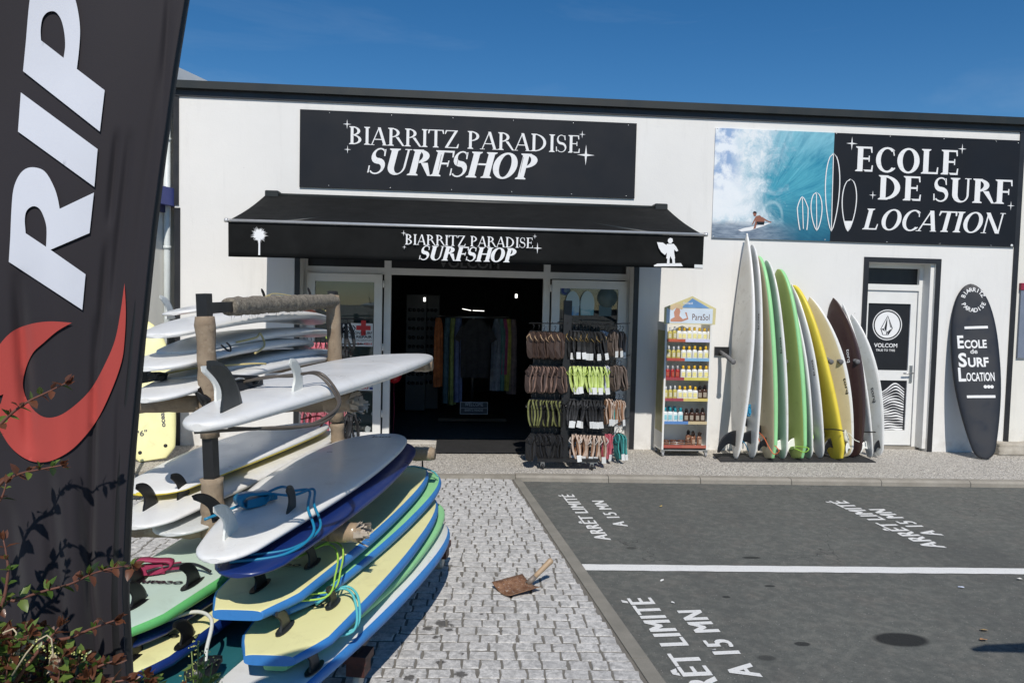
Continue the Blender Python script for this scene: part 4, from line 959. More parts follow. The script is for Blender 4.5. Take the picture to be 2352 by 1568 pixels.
b = lean('surfboard', 'white board between the two mint green foam boards', 1798, 1053, 1760, 598, .48, .06, 86, shape='long', top='green2', rail='white', bulge=-.018); b.fin(.10, .10, .13, .13, M['fin_grey']); b.fin(.04, 0, .15, .13, FWH); Lb.append(b)
b = lean('soft_surfboard', 'wider mint green foam board showing an S mark near its nose', 1832, 1052, 1789, 618, .53, .075, 81, shape='soft', top='lime', rail='green', bot='green', bulge=-.018, soft=True); b.fin(.05, .0, .13, .13, FWH); b.fin(.12, .15, .13, .13, FK)
b.logo('S', .70, .13, .13, .09, M['print_black'], along=False, bold=.05); b.leash([b.top(.04, .2, .03), b.top(.05, -.1, .08), b.top(.03, -.24, .05), b.top(.05, -.28, .02), b.top(.06, -.1, .06), b.top(.05, .18, .06)], .006, M['leash_green']); Lb.append(b)
b = lean('surfboard', 'slim white board right of the S marked green board', 1858, 1052, 1803, 648, .46, .055, 87, shape='short', top='green2', rail='white', bulge=-.018); b.fin(.10, .10, .13, .12, M['fin_grey']); Lb.append(b)
b = lean('surfboard', 'white board standing against the bright yellow foam board', 1884, 1051, 1818, 652, .46, .055, 87, shape='short', top='white', rail='white', bulge=-.018); b.fin(.09, .08, .12, .12, FK); b.leash([b.top(.1, .18, .02), b.top(.12, 0, .09), b.top(.16, .12, .1), b.top(.17, -.05, .1), b.top(.13, -.02, .06)], .005, M['leash_green'], (b.top(.13, .02, .03), b.ex, .035, .05)); Lb.append(b)
b = lean('soft_surfboard', 'bright yellow foam board with yellow rail in the wall rack', 1924, 1053, 1821, 655, .50, .075, 83, shape='soft', top='yellow2', rail='yellow2', bot='yellow2', bulge=-.018, soft=True); b.fin(.06, .0, .14, .13, FK); b.fin(.12, .12, .12, .12, FK); b.leash([b.top(.17, .2, .02), b.top(.17, 0, .05), b.top(.16, -.2, .05), b.top(.145, -.27, .0)], .007, M['leash_black'], (b.top(.16, .1, .02), b.ex, .04, .06)); Lb.append(b)
b = lean('surfboard', 'pointed cream board between the yellow and the dark brown board', 1940, 1049, 1860, 682, .54, .06, 56, shape='short', top='cream', rail='white', bulge=-.018, ytop=-.06); b.fin(.10, .12, .12, .11, FWH); b.fin(.04, -.1, .12, .11, FWH); b.leash([b.top(.15, 0, .02), b.top(.14, -.15, .06), b.top(.10, -.2, .06), b.top(.08, -.24, .02)], .006, M['leash_white'], (b.top(.12, -.1, .02), b.ex, .035, .05)); Lb.append(b)
b = lean('surfboard', 'dark brown pointed board in the wall rack', 1958, 1049, 1914, 684, .55, .06, 60, shape='short', top='brown', rail='brown', bot='white', bulge=-.018, ytop=-.05); b.fin(.10, .08, .13, .12, M['fin_grey']); b.logo('torq', .62, -.10, .045, .17, M['print_white'], along=True, bold=.01, flip=True); Lb.append(b)
b = lean('surfboard', 'white board leaning just right of the dark brown board', 1999, 1050, 1936, 698, .36, .05, 92, shape='short', top='white', rail='white', bulge=-.018, ytop=-.07); b.fin(.05, 0, .12, .11, FWH); b.fin(.12, .08, .12, .11, FWH); b.leash([b.top(.17, .2, .02), b.top(.165, .05, .03), b.top(.155, -.24, .01)], .007, M['leash_black']); Lb.append(b)
b = lean('surfboard', 'shortest pale grey board at the right end of the wall rack', 2014, 1047, 1956, 722, .46, .055, 70, shape='short', top='grey', rail='white', bulge=-.018, ytop=-.06); b.fin(.12, .06, .13, .12, FK); b.fin(.05, -.08, .12, .11, FK); b.logo('torq', .42, -.10, .05, .19, M['print_black'], along=True, bold=.01, flip=True); Lb.append(b)
for i, (t, mt) in ((1, (.62, 'print_black')), (3, (.55, 'print_black')), (6, (.50, 'print_black')), (8, (.42, 'print_black'))): Lb[i].logo('torq', t, -Lb[i].hw(t) * .78, .04, .20, M[mt], along=True, bold=.01, flip=True)
# grey reverse board peeping out behind
b = lean('surfboard', 'blue grey board half hidden behind the dark brown board', 1930, 1042, 1892, 736, .46, .055, 76, shape='short', top='grey', rail='grey', bulge=-.018, ytop=-.04)

# ---- wall rack: rail plates with padded arms
wr = thing('wall_board_rack', (4.3, -.05, 1.2), 'black wall plates with padded grey arms holding the standing boards', 'rack')
for px in (1655, ):
    a = atY(px, 806, 0); q = MB(); q.box((a.x - .085, -.03, a.z - .055), (a.x + .10, -.002, a.z + .055)); q.build('wall_plate', M['black_metal'], wr)
M['pad'] = mat('grey foam padding', (.16, .16, .165), .7, var=.3, scale=30, bump=.5, bscale=200)
for i, px in enumerate((1683, 1716, 1743, 1770, 1803, 1868, 1907, 1930, 1968)):
    a = atY(px, 830, -.42); q = MB(); q.tube([(a.x - .02, -.005, a.z + .10), (a.x, -.2, a.z + .05), (a.x, -.42, a.z)], [.022, .026, .028], 9); q.lathe([(.031, 0), (.033, .025), (.02, .035)], (a.x, -.42, a.z), n=10, ax=(0, -1, -.2)); q.build('padded_arm', M['pad'], wr)
q = MB(); a = atY(1700, 808, 0); b_ = atY(1975, 812, 0); q.box((a.x, -.03, a.z - .03), (b_.x, -.002, a.z + .03)); q.build('wall_rail', M['black_metal'], wr)
# ---- rubber mat
M['rubber'] = mat('black rubber', (.020, .020, .021), .8, var=.3, scale=8, bump=.4, bscale=120)
P = [atZ(1637, 1043), atZ(1655, 1061), atZ(2012, 1062), atZ(1962, 1040)]; q = MB()
q.add([(p.x, p.y, .001) for p in P] + [(p.x, p.y, .012) for p in P], [(4, 7, 6, 5), (0, 4, 5, 1), (1, 5, 6, 2), (2, 6, 7, 3), (3, 7, 4, 0)]); o = q.build('rubber_mat', M['rubber'], label='black rubber mat under the standing surfboards', category='mat')
P = [atZ(1003, 1012), atZ(1000, 1042), atZ(1212, 1043), atZ(1226, 1013)]; q = MB()
for p in P: p.z = 0
q.add([(p.x, p.y, .018) for p in P] + [(p.x, p.y, .028) for p in P], [(4, 5, 6, 7), (0, 1, 5, 4), (1, 2, 6, 5), (2, 3, 7, 6), (3, 0, 4, 7)]); q.build('door_mat', M['rubber'], label='dark entrance mat lying across the shop threshold', category='mat')
# ---- black board used as a sign
b = Board('surfboard_sign', 'black surfboard with hand painted white words leaning near the side door', atZ(2262, 1054, .01), atY(2229, 652, -.05), .56, .07, Vector((-.36, -1, 0)), shape='long', top='black', rail='black', bot='black', bulge=-.05, tw=.36, cat='sign')
zb = lambda x, y: zc(x, y, 2100, 620, .35714)
def on_board(px):       # view pixel -> (t, y) on the shown face of the black board
    r_ = ray(*px); o_ = b.P(.5, 0, .03); t_ = (o_ - CAM).dot(b.ez) / r_.dot(b.ez); p = CAM + r_ * t_ - b.tail; return p.dot(b.ex) / b.L, p.dot(b.ey)
q = MB()
def bt(s, z0, z1, cap, bold=.03):
    t0, y0 = on_board(zb(*z0)); t1, y1 = on_board(zb(*z1)); t2, y2 = on_board(zb(z0[0], z0[1] - cap)); tm = (t0 + t1) / 2
    ax = -b.ey; h_ = (t2 - t0) * b.L
    v, f, w_ = text_geo(s, bold); W_ = abs(y1 - y0)
    q.add([b.top(min(.99, tm + bb * h_ / .70 / b.L), max(-b.hw(tm) * .97, min(b.hw(tm) * .97, y0 - a / w_ * W_)), .0025) for a, bb in v], f)
bt('E', (824, 697), (868, 700), 85); bt('COLE', (872, 697), (1028, 700), 54); bt('de', (912, 738), (962, 738), 32, .01)
bt('S', (832, 828), (890, 828), 92); bt('URF', (898, 828), (1042, 830), 62); bt('L', (832, 928), (884, 930), 92); bt('OCATION', (886, 928), (1084, 930), 58, .02)
for s, z0, z1 in (('', (870, 566), (1034, 564)), ('', (888, 1050), (1088, 1046))):
    t0, y0 = on_board(zb(*z0)); t1, y1 = on_board(zb(*z1)); h_ = .033 / b.L * 1.0; P = []
    for k in range(9): P.append(b.top((t0 + t1) / 2, max(-b.hw(t0) * .95, y0 + (y1 - y0) * k / 8), .003))
    for k in range(8, -1, -1): P.append(b.top((t0 + t1) / 2 + h_, max(-b.hw(t0) * .95, y0 + (y1 - y0) * k / 8), .003))
    qb = MB(); qb.add(P, [(k, k + 1, 16 - k, 17 - k) for k in range(8)]); qb.build('painted_bar', M['print_white'], b.o)
for zx in (1016, 1040, 1063):
    t0, y0 = on_board(zb(zx, 970)); P = [b.top(t0 + .022 * math.cos(6.2832 * i / 12) / b.L, max(-b.hw(t0) * .97, y0 + .020 * math.sin(6.2832 * i / 12)), .003) for i in range(12)]; qb = MB(); qb.add(P, [tuple(range(12))]); qb.build('painted_dot', M['print_white'], b.o)
q.build('painted_words', M['print_white'], b.o); q = MB()
cT, cY = on_board(zb(930, 365))
for word, a0, a1, outw in (('BIARRITZ', 165, 15, 1), ('PARADISE', 195, 345, -1)):
    for i, ch in enumerate(word):
        a = rad(a0 + (a1 - a0) * (i + .5) / len(word)); v, f, w_ = text_geo(ch, .02); R_ = .135; h_ = .052
        up = Vector((math.cos(a), math.sin(a))) * outw; ri = Vector((up.y, -up.x)); c2 = Vector((math.cos(a), math.sin(a))) * R_
        pts = []
        for xx, yy in v:
            p2 = c2 + ri * ((xx - w_ / 2) * h_ / .7) + up * ((yy - .35) * h_ / .7); pts.append(b.top(min(.995, cT + p2.y * 1.0 / b.L), max(-b.hw(min(.99, cT + p2.y / b.L)) * .97, min(b.hw(min(.99, cT + p2.y / b.L)) * .97, cY - p2.x * .92)), .003))
        q.add(pts, f)
    q.build('painted_word_arc', M['print_white'], b.o); q = MB()
if q.v: q.build('painted_ring_of_letters', M['print_white'], b.o)
# ================================================================ CARDBOARD-WRAPPED BOARD RACK
def card_mat():
    g = N('worn cardboard wrap'); p = g.pos()
    c = g.mix(g.rng(g.noise(9, 5, .6, p), .3, .7), (.21, .155, .105), (.33, .26, .185))
    c = g.mix(g.rng(g.noise(30, 5, .7, p), .55, .75, 0, .55), c, (.12, .085, .06)); c = g.mix(g.rng(g.noise(14, 4, .6, p), .62, .75, 0, .6), c, (.42, .36, .28))
    g.bump(g.math('ADD', g.noise(45, 4, .7, p), g.noise(12, 3, .6, p)), .5, .008); return g.out(c, .85, 0, .25)
M['card'] = card_mat()
def twine_mat():
    g = N('grey twine wrap'); p = g.pos()
    c = g.mix(g.rng(g.noise(70, 5, .7, p, .4), .3, .7), (.10, .085, .065), (.36, .32, .26)); g.bump(g.noise(110, 4, .7, p), .9, .01); return g.out(c, .95, 0, .1)
M['twine'] = twine_mat()
M['tape'] = mat('shiny brown tape', (.34, .25, .16), .3, var=.2, scale=20, bump=.3, bscale=40, coat=.4)
M['torn'] = mat('torn pale paper', (.46, .40, .33), .9, var=.2, scale=30)
M['rust'] = mat('rust red painted steel', (.075, .024, .018), .6, var=.4, scale=20, bump=.3)
M['tire'] = mat('dirty white caster wheel', (.50, .47, .40), .6, var=.25, scale=30)
ra = rad(12.5); RU = Vector((math.sin(ra), math.cos(ra), 0)); RV0 = Vector((math.cos(ra), -math.sin(ra), 0)); rl = rad(2.8)
RV = RV0 * math.cos(rl) + Z3 * math.sin(rl); RW = Z3 * math.cos(rl) - RV0 * math.sin(rl); RN = Vector((-1.135, -5.65, ZS))
def rk(u, v, z): return RN + RU * u + RV * v + RW * z + Z3 * (.03 * u)
rack = thing('surfboard_rack', rk(.8, 0, 0), 'wheeled steel rack wrapped in cardboard and twine, loaded with rental surfboards', 'rack')
def wrapped(nm, a, b, r, mt, n=14, seg=14, jit=.10, mats=None):
    q = MB(); pts = [a.lerp(b, i / seg) for i in range(seg + 1)]; q.tube(pts, [r * (1 + random.uniform(-.10, .10)) for _ in pts], n, 0, True, False, jit * .4)
    return q.build(nm, mt, rack)
RL = 1.62
def steel(nm, a, b, h): q = MB(); d = (b - a); L = d.length; d.normalize(); s_ = RU if abs(d.dot(RU)) < .7 else RW; t_ = d.cross(s_).normalized(); s_ = t_.cross(d); q.obox((a + b) / 2, s_, t_, d, h, h, L / 2); return q.build(nm, M['black_metal'], rack)
for u in (0, RL):
    p = steel('post', rk(u, 0, .12), rk(u, 0, 1.87), .027)
    wrapped('post_wrap', rk(u, 0, .95 if u else 1.17), rk(u, 0, 1.76 if not u else 1.84), .047 if not u else .047, M['card'])
    wrapped('post_wrap', rk(u, 0, .60), rk(u, 0, .97 if not u else .94), .055 if not u else .047, M['card'])
steel('top_bar', rk(0, 0, 1.80), rk(RL, 0, 1.80), .026)
q = MB(); seg = 60; pts = [rk(.22 + (RL - .2) * i / seg, 0, 1.80) for i in range(seg + 1)]; q.tube(pts, [.047 * random.uniform(.9, 1.12) for _ in pts], 18, 0, True, False, .06)
for i in range(260):
    u = random.uniform(.25, RL); a = random.uniform(0, 6.283); r0 = .047; d1 = RV * math.cos(a) + RW * math.sin(a); p0 = rk(u, 0, 1.80) + d1 * r0; p1 = p0 + d1 * random.uniform(.003, .014) + RU * random.uniform(-.03, .03) - Z3 * random.uniform(0, .03)
    s_ = RU * .0022; q.add([p0 - s_, p0 + s_, p1], [(0, 1, 2)])
q.build('twine_wrap', M['twine'], rack)
for u, vr, vl, zt in ((0, .75, -.62, 1.335), (0, .76, -.62, .715), (RL, .70, -.6, 1.345), (RL, .70, -.6, .725)):
    steel('arm', rk(u, .03, zt), rk(u, vr - .02, zt), .022); steel('arm', rk(u, -.03, zt), rk(u, vl, zt), .022)
    wrapped('arm_wrap', rk(u, .04, zt), rk(u, vr, zt), .043, M['card']); wrapped('arm_wrap', rk(u, -.04, zt), rk(u, vl, zt), .043, M['card'])
    wrapped('tape_band', rk(u, vr - .16, zt), rk(u, vr - .02, zt), .0465, M['tape'], seg=5)
    if u == 0:
        q = MB(); rr = random.Random(int(zt * 100))
        for i in range(34):       # frayed paper at the arm end
            a = rr.uniform(0, 6.283); d1 = RU * math.cos(a) + RW * math.sin(a); r0 = rr.uniform(.02, .046); p0 = rk(u, vr - .03, zt) + d1 * r0; p1 = p0 + RV * rr.uniform(.03, .075) + d1 * rr.uniform(-.01, .03); t_ = d1.cross(RV) * rr.uniform(.008, .02)
            q.add([p0 - t_, p0 + t_, p1 + t_ * .5, p1 - t_ * .6], [(0, 1, 2, 3)])
        q.build('frayed_end', M['torn'], rack, kind='stuff')
for v in (-.66, .70): steel('base_rail', rk(-.05, v, .17), rk(RL + .05, v, .17), .032)
for u in (0, RL): steel('base_cross', rk(u, -.66, .21), rk(u, .70, .21), .03)
for u in (-.02, RL + .02):
    for v in (-.66, .72):
        c = rk(u, v, 0); c.z = ZS; q = MB(); q.obox(c + Z3 * .115, RV0, RU, Z3, .045, .045, .035); q.obox(c + Z3 * .165 , RV0, RU, Z3, .055, .06, .02)
        fk = q.build('caster_fork', M['rust'], rack); q = MB(); q.lathe([(.028, -.016), (.043, -.014), (.045, 0), (.043, .014), (.028, .016)], c + Z3 * .045, ax=RV0, n=18); q.build('caster_wheel', M['tire'], fk)
q = MB(); q.tube([rk(-.02, .0, 1.30), rk(-.06, .03, 1.36), rk(-.05, -.03, 1.42), rk(-.03, .04, 1.28)], .02, 7); q.build('rag_tie', M['leash_black'], rack)

# ---------------------------------------------------------------- boards lying on the rack, fins up, tails to the viewer
FG = M['fin_grey']
RG = 'boards lying on the cardboard wrapped rack'
def rb(name, label, t, n, width, thick, **kw):
    roll = kw.pop('roll', 2.8); up = Z3 * math.cos(rad(roll)) - RV0 * math.sin(rad(roll)); fr = atZ if kw.pop('mode', 'z') == 'z' else atD
    return Board(name, label, fr(*t), fr(*n), width, thick, up, group=RG, **kw)
def rba(name, label, t, z, L, ang, width, thick, **kw):
    a = atZ(t[0], t[1], z); b_ = a + Vector((math.sin(rad(ang)), math.cos(rad(ang)), 0)) * L + Z3 * kw.pop('rise', .01)
    roll = kw.pop('roll', 2.8); up = Z3 * math.cos(rad(roll)) - RV0 * math.sin(rad(roll)); return Board(name, label, a, b_, width, thick, up, group=RG, **kw)
M['card2'] = M['card']
# right side, upper arms
b = rb('surfboard', 'white longboard on the upper right arms with black leash and white fin', (452, 982, 1.375), (952, 818, 1.445), .59, .09, shape='long', top='white', rail='white', bulge=.03, tw=.30); UR = b
b.finp(532, 940, .20, .16, FG, rake=.75, name='centre_fin'); b.finp(683, 893, .145, .11, FWH, rake=.55, cant=-.1); b.finp(512, 912, .15, .12, FWH, rake=.7, cant=.15)
ct, cy_ = b.px(547, 893); ft, fy = b.px(683, 893)
b.leash([b.top(ct, cy_, .03), b.top((ct + ft) / 2, (cy_ + fy) / 2, .05), b.top(ft + .01, fy + .03, .05), b.top(ft + .05, fy - .04, .05), b.top(ft + .035, fy - .13, .0), b.top(ft, -.29, -.05), b.top(ft - .06, -.27, -.085), b.top(ft - .12, -.12, -.075), b.top(ft - .15, .1, -.07)], .0065, M['leash_olive'], (b.top(ct, cy_, .002), b.ex * .9 - b.ey * .35, .045, .085), M['leash_black'])
b.leash([b.top(ct + .02, cy_, .03), b.top(ft, fy + .02, .06), b.top(ft + .035, fy - .05, .05), b.top(ft + .02, fy - .14, -.01), b.top(ft - .02, -.30, -.05), b.top(ft - .08, -.22, -.085), b.top(ft - .13, 0, -.075)], .006, M['leash_olive'])
# right side, lower arms
b = rb('surfboard', 'deep blue board beneath the white one on the lower right arms', (545, 1322, .745), (905, 1016, .80), .60, .06, shape='long', top='navy', rail='navy', bot='navy', bulge=.03, tw=.4)
b = rb('surfboard', 'white board on the lower right arms with blue leash and three fins', (490, 1288, .805), (890, 998, .865), .59, .07, shape='long', top='white', rail='white', bulge=.04, tw=.34); LR = b
b.finp(530, 1226, .165, .14, FWH, rake=.75, name='centre_fin'); b.finp(505, 1176, .15, .13, FK, rake=.9, cant=.35); b.finp(668, 1170, .14, .11, FG, rake=.5, cant=-.15)
ct, cy_ = b.px(581, 1162); ft, fy = b.px(668, 1170)
b.leash([b.top(ct - .07, cy_ + .14, .02), b.top(ct, cy_, .03), b.top(ct + .05, cy_ - .08, .05), b.top(ft + .035, fy + .02, .06), b.top(ft + .05, fy - .04, .05), b.top(ft, fy - .08, .02), b.top(ft - .06, -.27, -.03), b.top(ft - .12, -.2, -.06), b.top(ft - .16, -.02, -.06)], .0065, M['leash_blue'], (b.top(ct, cy_, .002), b.ex * .8 - b.ey * .6, .045, .075))
b.leash([b.top(ct + .03, cy_ - .02, .04), b.top(ft + .02, fy + .01, .05), b.top(ft + .06, fy - .05, .05), b.top(ft + .02, fy - .09, .02), b.top(ft - .04, -.28, -.03), b.top(ft - .10, -.2, -.06), b.top(ft - .14, 0, -.06)], .006, M['leash_blue'])
b.logo('torq', .88, -.05, .045, .13, M['print_black'], along=False, bold=.015, flip=True)
# right side, base: foam boards
def ocean(b, X, Yp, w_=.19, h=.042): t, y = b.px(X, Yp); return b.logo('ocean', t, y, h, w_, M['print_black'], along=False, bold=.03, flip=True, off=.006)
b = rb('soft_surfboard', 'lowest white foam board with blue rail on the right side of the rack', (545, 1632, .27), (998, 1203, .285), .56, .075, shape='soft', top='white', rail='blue', bot='blue', bulge=.018, soft=True); b.finp(722, 1532, .11, .10, FG, plate=True)
b = rb('soft_surfboard', 'thin green foam board above the lowest white one on the right', (632, 1530, .34), (984, 1155, .355), .54, .055, shape='soft', top='green', rail='green', bot='green', bulge=.018, soft=True, tw=.3)
b = rb('soft_surfboard', 'lower yellow foam board with blue rail on the right of the rack', (618, 1516, .41), (966, 1140, .42), .55, .07, shape='soft', top='yellow', rail='blue', bot='blue', bulge=.018, soft=True); ocean(b, 701, 1388)
b.finp(655, 1442, .11, .11, FG, plate=True); b.finp(765, 1386, .11, .10, FG, plate=True); t, y = b.px(765, 1386); b.leash([b.top(t - .03, y + .05, .03), b.top(t + .02, y - .02, .05), b.top(t, y - .10, .03), b.top(t - .05, y - .13, -.05), b.top(t - .08, y + .05, -.06)], .006, M['leash_teal']); b.leash([b.top(t, y + .03, .04), b.top(t + .03, y - .04, .05), b.top(t + .01, y - .11, .02), b.top(t - .04, y - .13, -.05), b.top(t - .07, y + .05, -.06)], .006, M['leash_teal'])
b = rb('soft_surfboard', 'foam board with blue rail, yellow deck painted green for shade, sandwiched between the two yellow ones on the right', (612, 1402, .475), (978, 1088, .495), .57, .06, shape='soft', top='green', rail='blue', bot='blue', bulge=.018, soft=True)  # yellow deck in shade, the green cast put into its colour
b = rb('soft_surfboard', 'upper yellow foam board with blue rail below the lower right arms', (545, 1412, .545), (950, 1074, .56), .56, .07, shape='soft', top='yellow', rail='blue', bot='blue', bulge=.018, soft=True); ocean(b, 650, 1297)
b.finp(598, 1345, .12, .12, FK, plate=True); b.finp(718, 1294, .12, .11, FG, plate=True); t, y = b.px(718, 1294)
for k_ in (0, .025): b.leash([b.top(t - .03, y + .16, .03), b.top(t - .01, y + .06, .04), b.top(t + .045 + k_ * .5, y - .02, .05), b.top(t + .02 + k_, y - .10, .04), b.top(t - .03 + k_, -.26, .0), b.top(t - .07 + k_, -.25, -.06), b.top(t - .10 + k_, -.05, -.06)], .0045, M['leash_green'])
b.fin(.93, .05, .11, .02, FK, 1, rake=.2, name='strap'); b.fin(.955, -.10, .11, .02, FK, 1, rake=.2, name='strap')
b.leash([b.top(.93, .12, .01), b.top(.945, -.05, .012), b.top(.93, -.19, .0), b.top(.90, -.25, -.02)], .006, M['leash_teal'])
# left side, lower arms
b = rb('surfboard', 'grey bottom board on the lower left arms', (392, 1228, .70), (735, 1002, .76), .54, .055, shape='long', top='grey', rail='grey', bot='grey', bulge=.02)
b = rb('surfboard', 'long white board with black fins on the lower left arms', (305, 1212, .745), (742, 990, .81), .58, .06, shape='long', top='white', rail='white', bulge=.03, tw=.42); b.finp(421, 1140, .15, .12, FK, rake=.6); b.fin(.07, .06, .15, .13, FK)
b = rb('surfboard', 'white round tailed board with yellow rail on the lower left arms', (326, 1134, .825), (725, 973, .88), .58, .065, shape='long', top='white', rail='yellow2', bot='yellow2', bulge=.03, tw=.6, split=-.12)
b.leash([b.top(.93, .05, .03), b.top(.97, -.05, .05), b.top(.93, -.14, .03), b.top(.85, -.18, .0)], .006, mat('red leash', (.42, .03, .015), .4))
# left side, upper arms
def ub(*a, **kw): return rb(*a, mode='d', roll=kw.pop('roll', 3.5), **kw)
b = ub('surfboard', 'bottom white board of the upper left stack with dark fin', (332, 920, 3.35), (740, 830, 5.95), .57, .07, shape='long', top='white', rail='white', bulge=.07, tw=.38); b.finp(338, 893, .13, .12, FG); b.fin(.24, -.05, .05, .10, FK)
b.leash([b.top(.13, .16, .03), b.top(.2, .02, .03), b.top(.27, -.2, .03), b.top(.30, -.26, .03)], .0055, M['leash_yellow'], (b.top(.13, .12, .005), b.ex, .028, .05), M['leash_black'])
b = ub('surfboard', 'white board second from the bottom of the upper left stack', (398, 872, 3.75), (738, 814, 6.05), .55, .065, shape='long', top='grey', rail='white', bulge=.055, tw=.4)
b = ub('surfboard', 'white square tailed board in the middle of the upper left stack', (332, 848, 3.48), (708, 797, 5.9), .56, .068, shape='short', top='white', rail='white', bulge=.065, tw=.55); b.finp(395, 822, .15, .125, FG, rake=.6)
b.leash([b.top(.26, -.18, .02), b.top(.30, -.25, .05), b.top(.34, -.24, .06), b.top(.33, -.27, .0), b.top(.26, -.28, -.03)], .006, M['leash_yellow'])
b = ub('surfboard', 'white board with small black loop mark in the upper left stack', (398, 812, 3.8), (730, 771, 6.05), .55, .068, shape='long', top='white', rail='white', bulge=.06, tw=.45)
b.leash([b.P(.05, -.20, .02), b.P(.06, -.235, -.02), b.P(.075, -.225, .0), b.P(.07, -.21, .025)], .005, M['leash_black'])
b = ub('surfboard', 'white board with translucent fins near the top of the upper left stack', (362, 772, 3.6), (724, 743, 6.0), .56, .072, shape='long', top='white', rail='white', bulge=.075, tw=.42); b.finp(393, 757, .155, .125, FWH, rake=.8); b.finp(385, 743, .15, .12, FWH, rake=.8); b.finp(525, 738, .10, .09, FWH, rake=.1)
b = ub('surfboard', 'red brown board tucked under the twine wrapped top bar', (425, 746, 4.25), (722, 723, 6.2), .44, .05, shape='short', top='red', rail='red', bot='cream', bulge=.05)
b.leash([b.top(.9, .1, .03), b.top(.97, -.02, .05), b.top(.98, -.12, .02), b.top(.93, -.16, -.02)], .006, M['leash_yellow'])
b = ub('surfboard', 'topmost white board of the upper left stack behind the front post', (402, 720, 4.4), (728, 705, 6.5), .54, .06, shape='long', top='white', rail='white', bulge=.05, roll=8); b.finp(610, 700, .11, .05, FK, name='strap'); b.finp(715, 697, .08, .04, FK, name='strap')
b.leash([b.top(.62, .1, .02), b.top(.72, .12, .045), b.top(.85, .10, .05), b.top(.96, .02, .045), b.top(.99, -.05, .02)], .006, M['leash_yellow']); b.leash([b.top(.60, .05, .02), b.top(.72, .09, .06), b.top(.88, .08, .06), b.top(.98, .03, .03)], .005, M['leash_yellow'])
# left side, base
b = rba('soft_surfboard', 'teal foam board at the bottom of the left side of the rack', (300, 1640), .27, 2.4, 12, .56, .07, shape='soft', top='teal', rail='teal', bot='teal', bulge=.02, soft=True)
b = rba('soft_surfboard', 'yellow foam board with deep blue rail low on the left side', (228, 1566), .365, 2.4, 12, .56, .075, shape='soft', top='yellow', rail='navy', bot='navy', bulge=.03, soft=True); ocean(b, 366, 1457); b.finp(308, 1506, .12, .12, FK, plate=True); b.finp(430, 1466, .12, .12, FK, plate=True)
t, y = b.px(430, 1466); b.leash([b.top(t - .05, y + .18, .03), b.top(t + .03, y + .05, .07), b.top(t + .02, y - .08, .08), b.top(t - .04, y - .14, .02), b.top(t - .07, y - .17, -.05)], .008, M['leash_white'], (b.top(t - .06, y - .15, -.06), b.ex, .045, .07), M['leash_black'])
b = rba('soft_surfboard', 'dark blue foam board under the pale green one on the left', (222, 1492), .44, 2.3, 12, .55, .05, shape='soft', top='navy', rail='navy', bot='navy', bulge=.03, soft=True)
b = rba('soft_surfboard', 'pale green foam board with grass green rail on the left side', (215, 1462), .51, 2.4, 12, .57, .07, shape='soft', top='green2', rail='green3', bot='green3', bulge=.03, soft=True); ocean(b, 377, 1336); b.finp(319, 1383, .12, .12, FK, plate=True); b.finp(443, 1338, .12, .12, FK, plate=True); b.finp(313, 1336, .12, .12, FK, plate=True)
t, y = b.px(380, 1318); b.leash([b.top(t - .02, y + .06, .03), b.top(t, y, .035), b.top(t + .01, y - .12, .04), b.top(t, y - .22, .02)], .007, M['leash_black'], (b.top(t - .005, y + .06, .006), b.ex * .4 - b.ey, .05, .05), M['leash_pink'])
# ================================================================ FEATHER FLAG
import bmesh
FD = 1.0
EDGE = [(-900, 560), (-620, 520), (-420, 495), (0, 424), (156, 398), (353, 370), (519, 348), (741, 325), (781, 320), (982, 301), (1132, 289), (1358, 279), (1568, 289), (1720, 300)]
FOLDS = [((270, 250), 300, 220, 7, .014), ((388, 372), -40, 430, 8, .016), ((245, 226), 560, 260, 7, .016), ((40, 70), 620, 420, 16, .022), ((222, 206), 720, 700, 9, .020), ((110, 150), 1060, 500, 22, .030), ((190, 230), 1100, 480, 12, .022), ((20, 60), 1150, 420, 20, .026), ((272, 262), 900, 640, 6, .014), ((300, 255), 300, 420, 9, .012)]
def edge_x(y):
    for (y0, x0), (y1, x1) in zip(EDGE, EDGE[1:]):
        if y0 <= y <= y1: t = (y - y0) / (y1 - y0); return x0 + (x1 - x0) * t
    return EDGE[0][1] if y < EDGE[0][0] else EDGE[-1][1]
def flag_pt(px, py, off=0.0):
    """cloth surface: slack ripples running down from the sleeve, deeper towards the hem"""
    e = max(0, edge_x(py) - px); k = 1 - math.exp(-e / 45.0); low = max(0, min(1, (py - 500) / 900))
    rip = .016 * math.sin(px / 43.0 + py / 620.0) * (.25 + low) + .012 * math.sin(px / 19.0 - py / 260.0 + 1.2) * low * .8 + .008 * math.sin(px / 90 + py / 150.0)
    rip += .012 * math.exp(-((e - 22) / 14.0) ** 2)
    for (fx, fy, fl_, fw_, am) in FOLDS:
        t_ = max(0, min(1, (py - fy) / fl_)); cx_ = fx[0] + (fx[1] - fx[0]) * t_; sh_ = math.sin(math.pi * t_) ** .6 if 0 < t_ < 1 else 0
        rip += am * sh_ * math.exp(-((px - cx_) / fw_) ** 2)
    return atD(px, py, FD + rip * .5 * k - .025 * e / 400.0 - off)
def cloth_mat(name, col, tr=.0):
    g = N(name); c = Vector(col); o = g.mix(g.rng(g.noise(3, 4, .6), .3, .7), tuple(c * .92), tuple(c * 1.05)); g.bump(g.noise(700, 2, .6), .12, .001)
    g.b.inputs['Sheen Weight'].default_value = .15; return g.out(o, .72, 0, .25)
M['flag'] = cloth_mat('dark flag cloth', (.021, .018, .022)); M['flag_white'] = cloth_mat('flag white ink', (.60, .62, .68)); M['flag_red'] = cloth_mat('flag red ink', (.40, .055, .045))
